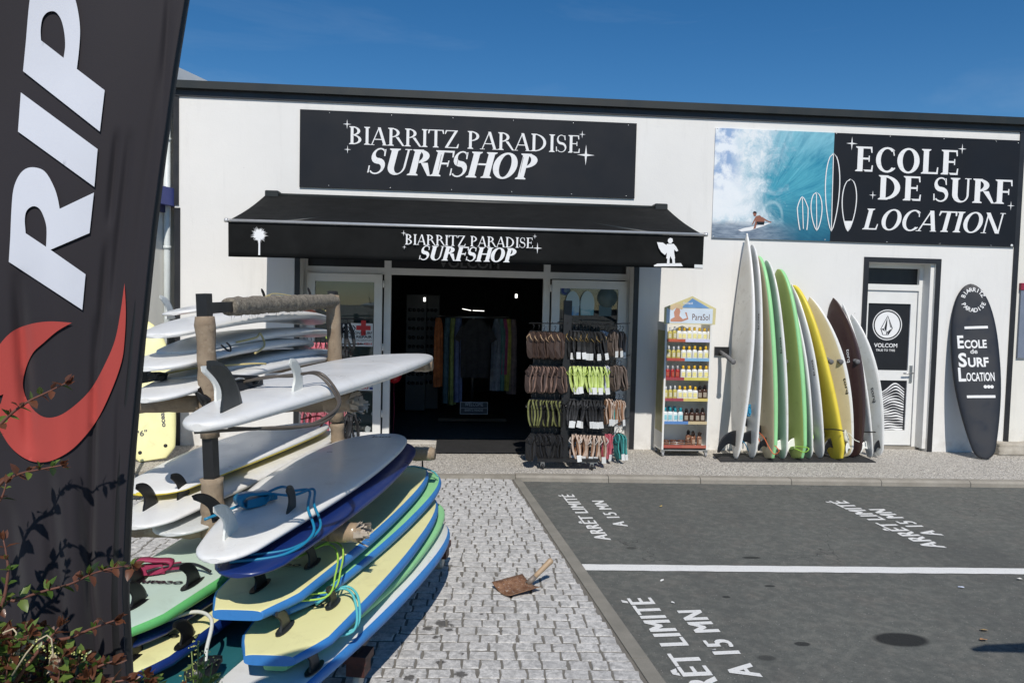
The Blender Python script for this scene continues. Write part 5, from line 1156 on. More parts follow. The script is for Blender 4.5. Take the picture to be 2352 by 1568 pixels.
fl = thing('feather_flag', (atD(300, 1720, FD).x, atD(300, 1720, FD).y, ZS), 'tall dark feather flag with pale slanted letters and red wave, standing at the left', 'flag')
q = MB(); v = []; rows = [-600 + i * 15 for i in range(155)]; NX = 110
for py in rows:
    xe = edge_x(py); xl = -330
    if py < -150: xl = -330 + (xe - 40 + 330) * min(1, ((-150 - py) / 450.0) ** 2)
    for i in range(NX + 1): v.append(flag_pt(xl + (xe - xl) * (1 - (1 - i / NX) ** 1.3), py))
q.add(v, [(j * (NX + 1) + i, (j + 1) * (NX + 1) + i, (j + 1) * (NX + 1) + i + 1, j * (NX + 1) + i + 1) for j in range(len(rows) - 1) for i in range(NX)], 0, True)
cl = q.build('cloth', M['flag'], fl)
md = cl.modifiers.new('thickness', 'SOLIDIFY'); md.thickness = .002; md.offset = -1
from mathutils.geometry import delaunay_2d_cdt
def ink(name, poly, mt, off, holes=()):
    """printed shape, finely meshed so that it follows the ripples of the cloth"""
    V = []; E = []
    def loop(P):
        Q = []
        for (a, b) in zip(P, P[1:] + P[:1]):
            a, b = Vector(a), Vector(b); n = max(1, int((b - a).length / 9)); Q += [a.lerp(b, k / n) for k in range(n)]
        o = len(V); V.extend(Q); E.extend((o + k, o + (k + 1) % len(Q)) for k in range(len(Q)))
    loop(list(poly))
    for h_ in holes: loop(list(h_))
    xs = [p[0] for p in poly]; ys = [p[1] for p in poly]
    y = min(ys)
    while y < max(ys):
        x = min(xs)
        while x < max(xs): V.append(Vector((x, y))); x += 8
        y += 11
    r = delaunay_2d_cdt(V, E, [], 1, 1e-4); q = MB(); loops = [list(poly)] + [list(h_) for h_ in holes]
    def inside(x, y):
        c_ = False
        for P in loops:
            for (x0, y0), (x1, y1) in zip(P, P[1:] + P[:1]):
                if (y0 > y) != (y1 > y) and x < x0 + (y - y0) / (y1 - y0) * (x1 - x0): c_ = not c_
        return c_
    F = [f_ for f_ in r[2] if inside(sum(r[0][k].x for k in f_) / len(f_), sum(r[0][k].y for k in f_) / len(f_))]
    q.add([flag_pt(v_.x, v_.y, off) for v_ in r[0]], [tuple(reversed(f_)) for f_ in F], 0, True); return q.build(name, mt, fl)
def cr(P, n=5):
    Q = []; P = [Vector(p) for p in P]
    for i in range(len(P) - 1):
        p0, p1, p2, p3 = P[max(0, i - 1)], P[i], P[i + 1], P[min(len(P) - 1, i + 2)]
        for k in range(n):
            t = k / n; Q.append(tuple(.5 * ((2 * p1) + (p2 - p0) * t + (2 * p0 - 5 * p1 + 4 * p2 - p3) * t * t + (3 * p1 - p0 - 3 * p2 + p3) * t ** 3)))
    return Q + [tuple(P[-1])]
fa = lambda pts: [zc(x, y, 0, 0, .5485) for x, y in pts]
ink('letter', fa([(105, 325)] + cr([(118, 190), (133, 20), (150, -70), (190, -140), (250, -150), (305, -90), (340, -10), (357, 60), (365, 140), (360, 230), (350, 315)]) + [(477, 412), (455, 600)]), M['flag_white'], .003, [fa(cr([(187, 185), (185, 140), (192, 90), (210, 62), (235, 52), (258, 60), (280, 95), (293, 150), (297, 210), (290, 265)]))])
ink('letter', fa([(95, 422), (445, 680), (430, 852), (82, 600)]), M['flag_white'], .003)
ink('letter', fa([(40, 1193)] + cr([(47, 1080), (52, 960), (60, 870), (78, 815), (105, 778), (140, 763), (185, 770), (215, 795), (245, 850), (262, 900), (272, 952)]) + [(428, 878), (408, 1062), (230, 1138), (390, 1250), (375, 1412)]), M['flag_white'], .003, [fa(cr([(117, 1063), (113, 1000), (122, 960), (150, 940), (178, 950), (198, 985), (212, 1040), (210, 1125)]))])
wave = [(165, 741), (132, 760), (100, 787), (75, 811), (58, 850), (53, 890), (70, 932), (100, 957), (136, 954), (176, 927), (211, 890), (241, 836), (264, 781), (277, 715), (286, 650), (289, 715), (286, 781), (279, 831), (256, 896), (221, 967), (176, 1022), (136, 1050), (100, 1061), (65, 1056), (30, 1032), (5, 997), (-15, 955), (2, 925), (8, 905), (-20, 915), (-28, 880), (-22, 830), (0, 790), (30, 760), (70, 744), (115, 738)]
ink('wave_mark', cr(wave[:15]) + cr(wave[14:27])[1:] + wave[27:30] + cr(wave[29:] + wave[:1])[:-1], M['flag_red'], .003)
# pole inside the sleeve, carried on to its ground spike
q = MB(); P = [flag_pt(edge_x(y) - 4, y, -.012) for y in range(-600, 1721, 60)]; b0 = P[-1]; P += [Vector((b0.x - .01, b0.y, .1)), Vector((b0.x - .015, b0.y, ZS))]
q.tube(P, [.007 + .006 * i / len(P) for i in range(len(P))], 10); q.build('pole', M['black_metal'], fl)
q = MB(); c = P[-1]; q.obox(c + Z3 * .01, X3, Y3, Z3, .25, .04, .01); q.obox(c + Z3 * .031, X3, Y3, Z3, .04, .25, .01); q.build('cross_base', M['metal'], fl)

# ================================================================ SHRUB AND WEED
def leaf_mat(name, col, tr):
    g = N(name); c = Vector(col); o = g.mix(g.noise(9, 3, .6), tuple(c * .65), tuple(c * 1.3)); g.b.inputs['Subsurface Weight'].default_value = 0.0
    g.b.inputs['Transmission Weight'].default_value = 0; g.b.inputs['Coat Weight'].default_value = .15
    m_ = g.out(o, .38, 0, .5); t_ = g.n('ShaderNodeBsdfTranslucent'); g.set(t_.inputs['Color'], tuple(min(1, x * 1.6) for x in col)); mxs = g.n('ShaderNodeMixShader'); mxs.inputs[0].default_value = tr
    g.t.links.new(g.b.outputs[0], mxs.inputs[1]); g.t.links.new(t_.outputs[0], mxs.inputs[2]); g.t.links.new(mxs.outputs[0], g.t.nodes['Material Output'].inputs['Surface']); return m_
LM = [leaf_mat('green leaf', (.07, .13, .022), .3), leaf_mat('red brown leaf', (.15, .058, .03), .35), leaf_mat('dark leaf', (.025, .045, .015), .15), leaf_mat('bright leaf', (.14, .20, .04), .3)]
M['twig'] = mat('reddish twig', (.16, .065, .045), .6, var=.3, scale=30); M['straw'] = mat('dry straw stalk', (.50, .42, .28), .7, var=.2, scale=40); M['flower'] = mat('small yellow flower', (.55, .55, .18), .6, var=.2)
sr = random.Random(21)
def add_leaf(q, p, d, n, L, mi):
    d = d.normalized(); s_ = d.cross(n)
    if s_.length < 1e-4: return
    s_.normalize(); n = s_.cross(d); w_ = L * .27; dr = -n * L * .12
    v = [p, p + d * L * .33 + s_ * w_ + n * w_ * .35, p + d * L * .70 + s_ * w_ * .72 + n * w_ * .2 + dr * .4, p + d * L + dr, p + d * L * .70 - s_ * w_ * .72 + n * w_ * .2 + dr * .4, p + d * L * .33 - s_ * w_ + n * w_ * .35, p + d * L * .36, p + d * L * .72 + dr * .4]
    q.add(v, [(0, 1, 6), (1, 2, 7, 6), (2, 3, 7), (0, 6, 5), (6, 7, 4, 5), (7, 3, 4)], mi, True)
def rv(): return Vector((sr.gauss(0, 1), sr.gauss(0, 1), sr.gauss(0, 1))).normalized()
sh = thing('shrub', (atD(60, 1750, .87).x, atD(60, 1750, .87).y, ZS), 'arching shrub with green and red brown leaves in front of the dark flag', 'shrub')
leaves = MB()
def stem(pts, r0, tipred=.75, leafL=.026, step=.012, dens=1.0):
    P = [Vector(p) for p in pts]; Q = []
    for i in range(len(P) - 1):
        p0, p1, p2, p3 = P[max(0, i - 1)], P[i], P[i + 1], P[min(len(P) - 1, i + 2)]
        for k in range(6):
            t = k / 6; Q.append(.5 * ((2 * p1) + (p2 - p0) * t + (2 * p0 - 5 * p1 + 4 * p2 - p3) * t * t + (3 * p1 - p0 - 3 * p2 + p3) * t ** 3))
    Q.append(P[-1]); q = MB(); q.tube(Q, [r0 * (1 - .75 * i / len(Q)) for i in range(len(Q))], 6); q.build('branch', M['twig'], sh)
    L = 0; acc = 0; tot = sum((b - a).length for a, b in zip(Q, Q[1:])); k = 0
    for a, b in zip(Q, Q[1:]):
        d = (b - a); acc += d.length; L += d.length
        if acc > step:
            acc = 0; k += 1; f = L / tot; d.normalize(); ang = k * 1.57 + sr.uniform(-.3, .3); ref = d.orthogonal().normalized(); o1 = ref * math.cos(ang) + d.cross(ref) * math.sin(ang)
            for sgn in (1, -1):
                if sr.random() > dens: continue
                ld = (d * sr.uniform(.3, .8) + o1 * sgn + rv() * .25); sz = leafL * sr.uniform(.6, 1.15) * (1 - .4 * f)
                mi = 1 if (f > .72 and sr.random() < tipred) or sr.random() < .13 else sr.choice((0, 0, 2, 3, 3)); add_leaf(leaves, b, ld, (Z3 + rv() * .5), sz, mi)
                if sr.random() < .25:           # short side tuft
                    for _ in range(3): add_leaf(leaves, b, ld * .3 + Z3 + rv() * .6, rv(), sz * .7, sr.choice((1, 0, 3)))
    for _ in range(5): add_leaf(leaves, Q[-1], (Q[-1] - Q[-2]).normalized() + rv() * .5, rv(), leafL * .55, 1)
SD = 1.95
def pp(*pts): return [atD(x, y, d * .445) for x, y, d in pts]
stem(pp((-160, 1560, 2.0), (0, 1396, SD), (38, 1378, SD), (100, 1357, SD), (160, 1341, SD), (215, 1316, 1.93), (268, 1302, 1.92), (306, 1301, 1.9)), .0022)
stem(pp((-40, 1640, 1.9), (75, 1491, 1.88), (160, 1464, 1.86), (213, 1442, 1.85), (263, 1424, 1.84)), .003, step=.013)
stem(pp((-140, 1400, 1.95), (-40, 1240, 1.95), (-5, 1120, 1.95), (40, 1090, 1.95), (90, 1078, 1.93), (142, 1068, 1.92)), .0026, leafL=.022)
stem(pp((-150, 1250, 1.95), (-60, 1050, 1.95), (10, 965, 1.95), (60, 925, 1.95), (110, 900, 1.94), (150, 880, 1.93)), .0026, leafL=.026)
stem(pp((-60, 1500, 1.9), (0, 1400, 1.9), (18, 1320, 1.9), (14, 1270, 1.9), (8, 1240, 1.9)), .0025, leafL=.022)
stem(pp((-80, 1300, 1.9), (-20, 1180, 1.9), (5, 1140, 1.9), (14, 1110, 1.9)), .0022, leafL=.020)
stem(pp((60, 1680, 1.85), (150, 1575, 1.82), (215, 1535, 1.8), (258, 1518, 1.8)), .003, step=.011)
stem(pp((90, 1700, 1.85), (190, 1600, 1.82), (240, 1572, 1.8), (290, 1560, 1.8)), .003, step=.011)
stem(pp((-20, 1650, 1.85), (60, 1530, 1.8), (110, 1470, 1.8), (135, 1440, 1.8)), .0028, step=.012)
for _ in range(120):
    x0 = sr.uniform(-220, 330); d0 = sr.uniform(1.75, 2.1); topx = x0 + sr.uniform(-60, 110); ty = 1455 + max(0, topx - 60) * .42 + sr.uniform(-20, 170)
    stem(pp((x0, 1850, d0), (x0 + (topx - x0) * .4, 1700, d0), (topx, ty + 40, d0), (topx + sr.uniform(-10, 45), ty, d0 - .02)), .0018, tipred=.2, step=.0068, leafL=.028)
leaves.build('leaves', LM, sh, kind='stuff')
q = MB()
for _ in range(5):
    c = atD(sr.uniform(20, 190), sr.uniform(1470, 1590), sr.uniform(.77, .82))
    for k in range(12): p = c + rv() * sr.uniform(.002, .010); q.lathe([(.0005, -.0007), (.0012, 0), (.0004, .001)], p, n=5, ax=rv())
q.build('flowers', M['flower'], sh, kind='stuff')
q = MB()
for pts in (((28, 1550, 1.75), (60, 1500, 1.75), (85, 1470, 1.75), (108, 1458, 1.75), (118, 1466, 1.75), (121, 1495, 1.75), (122, 1520, 1.75)), ((-20, 1490, 1.78), (8, 1452, 1.78), (30, 1443, 1.78), (38, 1452, 1.78), (34, 1480, 1.78), (33, 1500, 1.78))):
    P = pp(*pts); q.tube(P, .0009, 6)
    for _ in range(10): add_leaf(q, P[-1] + (P[-2] - P[-1]) * sr.random(), Vector((sr.uniform(-.4, .4), sr.uniform(-.3, .3), -1)), rv(), .013, 0)
q.build('dry_stalk', M['straw'], sh)
wd = thing('weed', (atD(455, 1640, 2.35).x, atD(455, 1640, 2.35).y, ZS), 'small weed with tiny yellow flowers between flag and rack', 'weed'); base = atD(455, 1720, 2.35); lf_ = MB(); fl_ = MB(); tw_ = MB()
for (x, y) in ((455, 1470), (470, 1500), (440, 1495), (488, 1520), (455, 1530), (425, 1550), (500, 1560)):
    P = [base, atD((x + 455) / 2, (y + 1720) / 2, 2.34), atD(x, y, 2.33)]; tw_.tube(P, .0022, 6)
    for k in range(9): add_leaf(lf_, P[1].lerp(P[2], sr.random() * .8) if sr.random() < .6 else P[0].lerp(P[1], sr.random()), rv() + Z3 * .3, rv(), .045 * sr.uniform(.5, 1), sr.choice((0, 3, 0)))
    for k in range(12): fl_.lathe([(.001, -.0015), (.0025, 0), (.001, .002)], P[2] + rv() * .016, n=5, ax=rv())
tw_.build('stems', LM[3], wd, kind='stuff'); lf_.build('leaves', LM, wd, kind='stuff'); fl_.build('flowers', M['flower'], wd, kind='stuff')
# ================================================================ FLIP-FLOP RACKS
def flip_proto(key, sole, edge, strap, tagged=True):
    """pair of flip-flops hanging from a hook; hook at the origin, soles below, seen edge on"""
    r = thing('flip_flop_pair', (0, 0, 0)); out = [(-.030, -.245), (-.037, -.20), (-.031, -.15), (-.034, -.10), (-.044, -.05), (-.040, -.015), (-.015, .0), (.020, -.006), (.040, -.04), (.042, -.09), (.033, -.15), (.036, -.20), (.028, -.245), (.0, -.262)]
    for sgn in (-1, 1):
        q = MB(); n = len(out); v = []; f = []
        for th in (-.008, .008):
            for (y, z) in out: v.append((sgn * .014 + th + sgn * .020 * math.sin(math.pi * -z / .26) , y, z - .035))
        f = [tuple(range(n - 1, -1, -1)), tuple(range(n, 2 * n))]; q.add(v, f, 0); q.f += [[i, (i + 1) % n, n + (i + 1) % n, n + i] for i in range(n)]; q.mi += [1] * n; q.sm += [False] * n
        q.build('sole', [sole, edge], r)
        q = MB(); x0 = sgn * .030
        q.tube([(x0, -.034, -.13), (x0 + sgn * .030, -.020, -.09), (x0 + sgn * .012, .0, -.06), (x0 + sgn * .030, .022, -.09), (x0, .034, -.13)], .0042, 6); q.build('strap', strap, r)
    q = MB(); q.tube([(0, 0, .02), (0, -.012, .03), (0, -.02, .015), (0, 0, -.03)], .003, 5); q.obox((0, 0, -.032), X3, Y3, Z3, .026, .012, .006); q.build('hanger', M['black_metal'], r)
    if tagged: q = MB(); q.obox((.012, -.045, -.27), X3, Y3, Z3, .021, .001, .032); q.build('price_tag', M['poster'], r)
    return r
def fm(n, c, r=.6): return mat(n, c, r, var=.2, scale=20)
FFM = dict(brown=(fm('brown foam', (.05, .030, .023)), fm('brown edge', (.075, .045, .034)), fm('tan strap', (.50, .34, .20))), cocoa=(fm('cocoa foam', (.055, .035, .03)), fm('pinkish edge', (.22, .14, .11)), fm('cocoa strap', (.05, .03, .028))),
    olive=(fm('black foam', (.014, .014, .014)), fm('olive edge', (.17, .18, .06)), fm('black strap', (.012, .012, .012), .25)), black=(fm('matt black foam', (.012, .012, .013)), fm('black edge', (.018, .018, .02)), fm('gloss black strap', (.02, .02, .022), .2)),
    gold=(fm('dark foam', (.016, .016, .016)), fm('dark edge', (.014, .014, .014)), fm('gold strap', (.25, .17, .06), .35)), lime=(fm('lime foam', (.50, .62, .16)), fm('lime edge', (.55, .66, .22)), fm('lime strap', (.42, .55, .10))),
    tan=(fm('tan foam', (.30, .16, .09)), fm('pale edge', (.50, .38, .30)), fm('white strap', (.62, .58, .54))), pink=(fm('pink foam', (.40, .07, .10)), fm('pink edge', (.60, .16, .20)), fm('rose strap', (.55, .25, .25))), teal=(fm('teal foam', (.02, .13, .13)), fm('teal edge', (.05, .30, .28)), fm('teal strap', (.03, .25, .28))), grey=(fm('taupe foam', (.10, .075, .06)), fm('taupe edge', (.16, .12, .10)), fm('taupe strap', (.10, .08, .07))), white=(fm('pale blue foam', (.45, .50, .60)), fm('white edge', (.6, .62, .66)), fm('white strap2', (.66, .68, .7))))
PROTO = {}
fr_ = random.Random(11)
def flip_row(key, n, p0, p1, Y, label, group, yaw=0, spread=12, tagged=True, scale=1.16, Yend=None):
    for i in range(n):
        t = (i + .5) / n; Yv = Y + ((Yend - Y) * t if Yend is not None else 0)
        c = atY(p0[0] + (p1[0] - p0[0]) * t, p0[1] + (p1[1] - p0[1]) * t, Yv)
        k2 = (key, tagged)
        if k2 not in PROTO: PROTO[k2] = flip_proto(key, *FFM[key], tagged); o = PROTO[k2]
        else: o = copy_tree(PROTO[k2])
        o.location = c; o.rotation_euler = (rad(fr_.uniform(-8, 8)), rad(fr_.uniform(-11, 11)), rad(yaw + fr_.uniform(-spread, spread))); o.scale = (scale,) * 3
        tag(o, label + (', ' + ORD[i] + ' from left' if n > 1 else ''), 'flip-flops', group)
FR = thing('flip_flop_stand', (1.25, -1.0, 0), 'tall black wheeled stand hung with flip-flops right of the open entrance', 'stand')
FYv = -1.10
def bx(nm, a, b, mt=M['black_metal'], par=None): q = MB(); q.box(a, b); return q.build(nm, mt, par or FR)
pc = atY(1299, 900, -1.12).x
bx('centre_post', (pc - .045, -1.14, .10), (pc + .045, -1.09, atY(1299, 690, -1.12).z)); bx('rear_post', (pc + .06, -.62, .10), (pc + .12, -.56, 1.62))
bx('back_panel', (.86, -1.045, .28), (1.68, -1.035, 1.50)); bx('base_beam', (.93, -1.24, .09), (1.60, -1.15, .125)); bx('base_beam', (1.05, -.62, .09), (1.85, -.54, .125)); bx('base_beam', (1.12, -1.15, .09), (1.19, -.62, .122)); bx('base_beam', (1.46, -1.15, .09), (1.53, -.62, .122))  # back_panel: black sheet added so the gaps between pairs look dark
for (x, y) in ((.98, -1.20), (1.53, -1.22), (1.12, -.58), (1.78, -.58)):
    q = MB(); q.obox((x, y, .072), X3, Y3, Z3, .022, .02, .018); q.tube([(x - .018, y, .07), (x - .018, y - .012, .035)], .006, 6); q.tube([(x + .018, y, .07), (x + .018, y - .012, .035)], .006, 6); fk = q.build('caster_fork', M['metal'], FR)
    q = MB(); q.lathe([(.02, -.011), (.034, -.010), (.034, .010), (.02, .011)], (x, y - .01, .036), axis='x', n=14); q.build('caster_wheel', M['black_metal'], fk)
rows = ((748, 752), (828, 830), (905, 908), (984, 988))
for j, (ya, yb) in enumerate(rows):
    a = atY(1215, ya - 6, FYv); b_ = atY(1400, ya - 4, FYv); q = MB(); q.tube([a, b_], .007, 6); q.build('hanging_bar', M['black_metal'], FR)
    c0 = b_ + Vector((.08, .10, 0)); q = MB(); q.tube([c0, c0 + Vector((.32, .62, 0))], .007, 6); q.build('hanging_bar', M['black_metal'], FR)
    bx('bracket', (pc - .03, -1.09, a.z - .01), (pc + .09, -.58, a.z + .015))
    for k_ in range(16):
        t = (k_ + .5) / 16; p = a.lerp(b_, t); q = MB(); q.tube([p + Vector((0, .02, 0)), p + Vector((0, -.05, .005)), p + Vector((0, -.06, .02))], .0025, 5); q.build('peg', M['black_metal'], FR)
for key, nm, j, x0, x1, n, tg, yaw in (('brown', 'brown flip-flops with tan straps, top left row of the stand', 0, 1217, 1292, 6, False, 38), ('gold', 'black flip-flops with gold straps, top right row of the stand', 0, 1310, 1380, 9, True, 22), ('cocoa', 'cocoa flip-flops with pinkish edges in the second left row', 1, 1217, 1292, 6, False, 34), ('lime', 'lime green flip-flops in the second row of the black stand', 1, 1309, 1388, 9, True, -14),
        ('olive', 'black flip-flops with olive edges in the third left row', 2, 1216, 1292, 7, False, -28), ('black', 'plain black tagged flip-flops, third right row of the stand', 2, 1310, 1384, 8, True, -12), ('black', 'black flip-flops in the bottom left row above the base beam', 3, 1218, 1292, 6, False, 42), ('tan', 'tan flip-flops with white straps in the bottom right row', 3, 1312, 1388, 7, True, -18)):
    flip_row(key, n, (x0, rows[j][0] + 4), (x1, rows[j][1] + 4), FYv - .045, nm, 'flip-flops on the black stand', yaw, tagged=tg)
for key, nm, j, x0, x1, n in (('white', 'pale blue flip-flops at the turn of the top row', 0, 1384, 1398, 2), ('grey', 'taupe flip-flops on the side bar, top row', 0, 1405, 1432, 4), ('white', 'pale flip-flops at the turn of the second row', 1, 1388, 1402, 2), ('grey', 'taupe flip-flops on the side bar, second row', 1, 1405, 1428, 3), ('tan', 'tan flip-flops on the side bar, third row', 2, 1388, 1434, 5), ('teal', 'teal flip-flops among the tan ones on the side bar', 2, 1396, 1404, 1), ('pink', 'crimson pink flip-flops low on the side bar', 3, 1394, 1410, 2), ('teal', 'teal flip-flops low on the side bar', 3, 1416, 1430, 2)):
    flip_row(key, n, (x0, rows[j][0] + 2), (x1, rows[j][1] + 4), -.98, nm, 'flip-flops on the black stand', 35, tagged=(j != 1), Yend=-.5)
# second stand, partly hidden behind the surfboard rack
F2 = thing('flip_flop_stand', (-1.5, -.75, 0), 'black stand of coloured flip-flops partly hidden behind the surfboard rack', 'stand')
bx('centre_post', (-1.44, -.78, .1), (-1.38, -.72, 1.65), par=F2); bx('base_beam', (-1.85, -.84, .08), (-1.0, -.70, .12), par=F2)
for px_ in (-1.8, -1.05):
    q = MB(); q.lathe([(.02, -.012), (.034, -.01), (.034, .01), (.02, .012)], (px_, -.77, .036), axis='x', n=12); q.build('caster_wheel', M['black_metal'], F2)
for j, yy in enumerate((732, 790, 858, 925)):
    a = atY(690, yy, -.78); b_ = atY(835, yy, -.78); q = MB(); q.tube([a, b_], .007, 6); q.build('hanging_bar', M['black_metal'], F2)
for key, nm, yy, x0, x1, n in (('black', 'black flip-flops hanging in front of the repair poster', 735, 762, 802, 5), ('pink', 'pink flip-flops showing beside the far rack post', 778, 700, 752, 5), ('lime', 'lime flip-flops left of the repair poster', 752, 756, 768, 2), ('black', 'black flip-flops in the second row behind the rack', 795, 772, 800, 3), ('pink', 'pink and white flip-flops below the upper right arm', 925, 700, 790, 9), ('black', 'black flip-flops low behind the far rack post', 945, 786, 815, 4)):
    flip_row(key, n, (x0, yy), (x1, yy), -.83, nm, 'flip-flops on the hidden stand', 12, tagged=(key == 'pink'))

# ================================================================ SUN CARE DISPLAY
SX_0, SX_1, SYf, SYb = 2.535, 3.115, -.465, -.10
DSP = thing('sun_care_display', (2.82, -.28, 0), 'white shelf display with gabled header and rows of sun lotion', 'display')
M['dsp'] = mat('white display board', (.74, .73, .69), .5, var=.04); M['dspy'] = mat('pale yellow edge', (.62, .55, .28), .5, var=.1)
def zY(z_): return atY((1280 + 1270 * .3444) / KK, (660 + z_ * .3444) / KK, SYf).z
HZ0 = zY(436)
for x in (SX_0, SX_1 - .022): q = MB(); q.box((x, SYf, .09), (x + .022, SYb, HZ0 + .02)); q.build('side_panel', M['dsp'], DSP)
q = MB(); q.box((SX_0 + .022, SYb - .015, .09), (SX_1 - .022, SYb, HZ0)); q.build('back_panel', M['dsp'], DSP)
q = MB(); q.box((SX_0 - .004, SYf + .02, .3), (SX_0 - .001, SYb - .05, 1.55)); q.build('side_shade', mat('olive yellow print', (.42, .38, .16), .5, var=.2), DSP)  # shade on the cream side, painted as an olive sheet
SHZ = [zY(z_) for z_ in (556, 694, 834, 985, 1152, 1325)]; lipc = [((.45, .10, .05), (.60, .60, .75)), ((.40, .07, .05), (.22, .42, .62)), ((.32, .05, .06), (.62, .55, .12)), ((.32, .06, .08), (.62, .50, .15)), ((.10, .22, .48), (.52, .42, .25)), ((.36, .08, .06), (.40, .12, .08))]
for i, z_ in enumerate(SHZ):
    q = MB(); q.box((SX_0 + .022, SYf + .004, z_ - .008), (SX_1 - .022, SYb - .015, z_ + .008)); sh_ = q.build('shelf', M['dsp'], DSP)
    xm = SX_0 + .022 + (.23 if i != 4 else .30)
    for k_, (xa, xb) in enumerate(((SX_0 + .022, xm), (xm, SX_1 - .022))): q = MB(); q.box((xa, SYf - .004, z_ - .016), (xb, SYf + .004, z_ + .020)); q.build('price_rail', mat('price rail', lipc[i][k_], .5, var=.1), sh_)
q = MB(); H1 = zY(318); H2 = zY(232); xc = (SX_0 + SX_1) / 2
q.prism([(SX_0 - .02, HZ0), (SX_1 + .035, HZ0), (SX_1 + .04, H1), (xc + .03, H2), (SX_0 - .02, H1)], (0, SYf + .012, 0), X3, Z3, .016); hd = q.build('header', M['dspy'], DSP)
HY = SYf - .0045
q = MB(); q.flat([(SX_0 + .005, HZ0 + .01), (SX_1 + .0, HZ0 + .01), (SX_1 + .0, H1 - .005), (SX_0 + .005, H1 - .005)], (0, HY, 0), X3, Z3, 0, .0005); q.build('header_print', mat('pale blue header print', (.62, .70, .78), .5, var=.08), hd)
q = MB(); q.flat([(SX_0 + .18, H1 - .0), (SX_1 - .04, H1 - .0), (xc + .03, H2 - .025)], (0, HY, 0), X3, Z3, 0, .001); q.build('header_gable', mat('header blue', (.14, .30, .56), .5, var=.2), hd)
def HP(zx, zy): p = atY((1280 + zx * .3444) / KK, (660 + zy * .3444) / KK, HY); return (p.x, p.z)
q = MB(); q.flat([HP(*p) for p in ((1175, 350), (1190, 320), (1215, 315), (1222, 345), (1215, 375), (1240, 400), (1270, 390), (1255, 350), (1268, 350), (1280, 400), (1230, 418), (1150, 418), (1150, 400), (1180, 385))], (0, HY, 0), X3, Z3, 0, .0014); q.build('printed_face', mat('printed skin', (.50, .24, .16), .5), hd)
q = MB(); q.flat([HP(*p) for p in ((1130, 322), (1160, 300), (1190, 285), (1222, 292), (1240, 312), (1236, 330), (1190, 316), (1165, 335))], (0, HY, 0), X3, Z3, 0, .002); q.build('printed_hat', mat('printed straw hat', (.60, .46, .28), .5), hd)
q = MB(); o0 = HP(1308, 405); put_text(q, 'ParaSol', (o0[0], HY, o0[1]), X3, Z3, .075, .215, off=.0022); q.build('header_lettering', mat('brown lettering', (.12, .05, .03), .5), hd)
q = MB(); o0 = HP(1240, 290); put_text(q, 'Soleil', (o0[0], HY, o0[1]), X3, Z3, .025, .12, off=.0022, bold=.01); q.build('gable_lettering', M['print_white'], hd)
q = MB(); q.box((SX_0, SYf - .002, .075), (SX_1, SYb, .09)); q.build('base_tray', M['metal'], DSP)
for x in (SX_0 + .02, SX_1 - .02):
    for y in (SYf + .03, SYb - .03):
        q = MB(); q.obox((x, y, .062), X3, Y3, Z3, .022, .022, .013); fk = q.build('caster_fork', M['metal'], DSP); q = MB(); q.lathe([(.012, -.012), (.028, -.01), (.028, .01), (.012, .012)], (x, y - .012, .029), axis='x', n=14); q.build('caster_wheel', mat('grey caster', (.35, .35, .36), .5), fk)
# ---- bottles
def bottle(kind):
    r = thing('sunscreen_bottle', (0, 0, 0)); c = {'yellow': ((.74, .74, .72), (.75, .45, .03), (.80, .72, .30)), 'oil': ((.50, .42, .10), (.62, .62, .62), (.62, .58, .40)), 'red': ((.34, .02, .015), (.50, .48, .48), (.45, .10, .06)), 'brown': ((.055, .022, .012), (.02, .012, .010), (.35, .30, .24)), 'teal': ((.70, .74, .74), (.02, .28, .34), (.25, .55, .60)), 'copper': ((.22, .10, .055), (.03, .015, .010), (.40, .28, .20))}[kind]
    bm_, cm, lm = (mat(f'{kind} {n}', x, .35, var=.06) for n, x in zip(('bottle', 'cap', 'label'), c)); h = .145 if kind in ('brown', 'copper') else (.135 if kind != 'teal' else .15); w_ = .023 if kind in ('oil', 'red') else .029
    q = MB(); v = []; n = 12; prof = [(w_ * .93, 0), (w_, .006), (w_, h * .60), (w_ * .85, h * .68), (w_ * .42, h * .73)]
    q.lathe(prof, (0, 0, 0), n=14); q.v = [(x, y * .62, z) for x, y, z in q.v]; q.build('bottle_body', bm_, r)
    q = MB(); pc_ = [(w_ * .45, h * .73), (w_ * .5, h * .74), (w_ * .44, h * .98), (w_ * .38, h)] if kind not in ('brown', 'copper') else [(w_ * .55, h * .73), (w_ * .6, h * .76), (w_ * .62, h * .9), (w_ * .3, h * 1.02)]
    q.lathe(pc_, (0, 0, 0), n=12)
    if kind in ('brown', 'copper'): q.obox((0, -.016, h * .93), X3, Y3, Z3, .008, .018, .008)
    q.build('cap', cm, r); q = MB(); q.obox((0, -w_ * .62 - .0006, h * .32), X3, Y3, Z3, w_ * .62, .0012, h * .17); q.build('label', lm, r); return r
BP = {}
NAMES = {'yellow': 'white sun lotion bottle with yellow cap', 'oil': 'small amber oil bottle with pale cap', 'red': 'small red oil bottle with grey cap', 'brown': 'dark brown spray bottle', 'teal': 'white bottle with teal cap', 'copper': 'copper brown spray bottle'}
SHN = ['top', 'second', 'third', 'fourth', 'fifth', 'bottom']
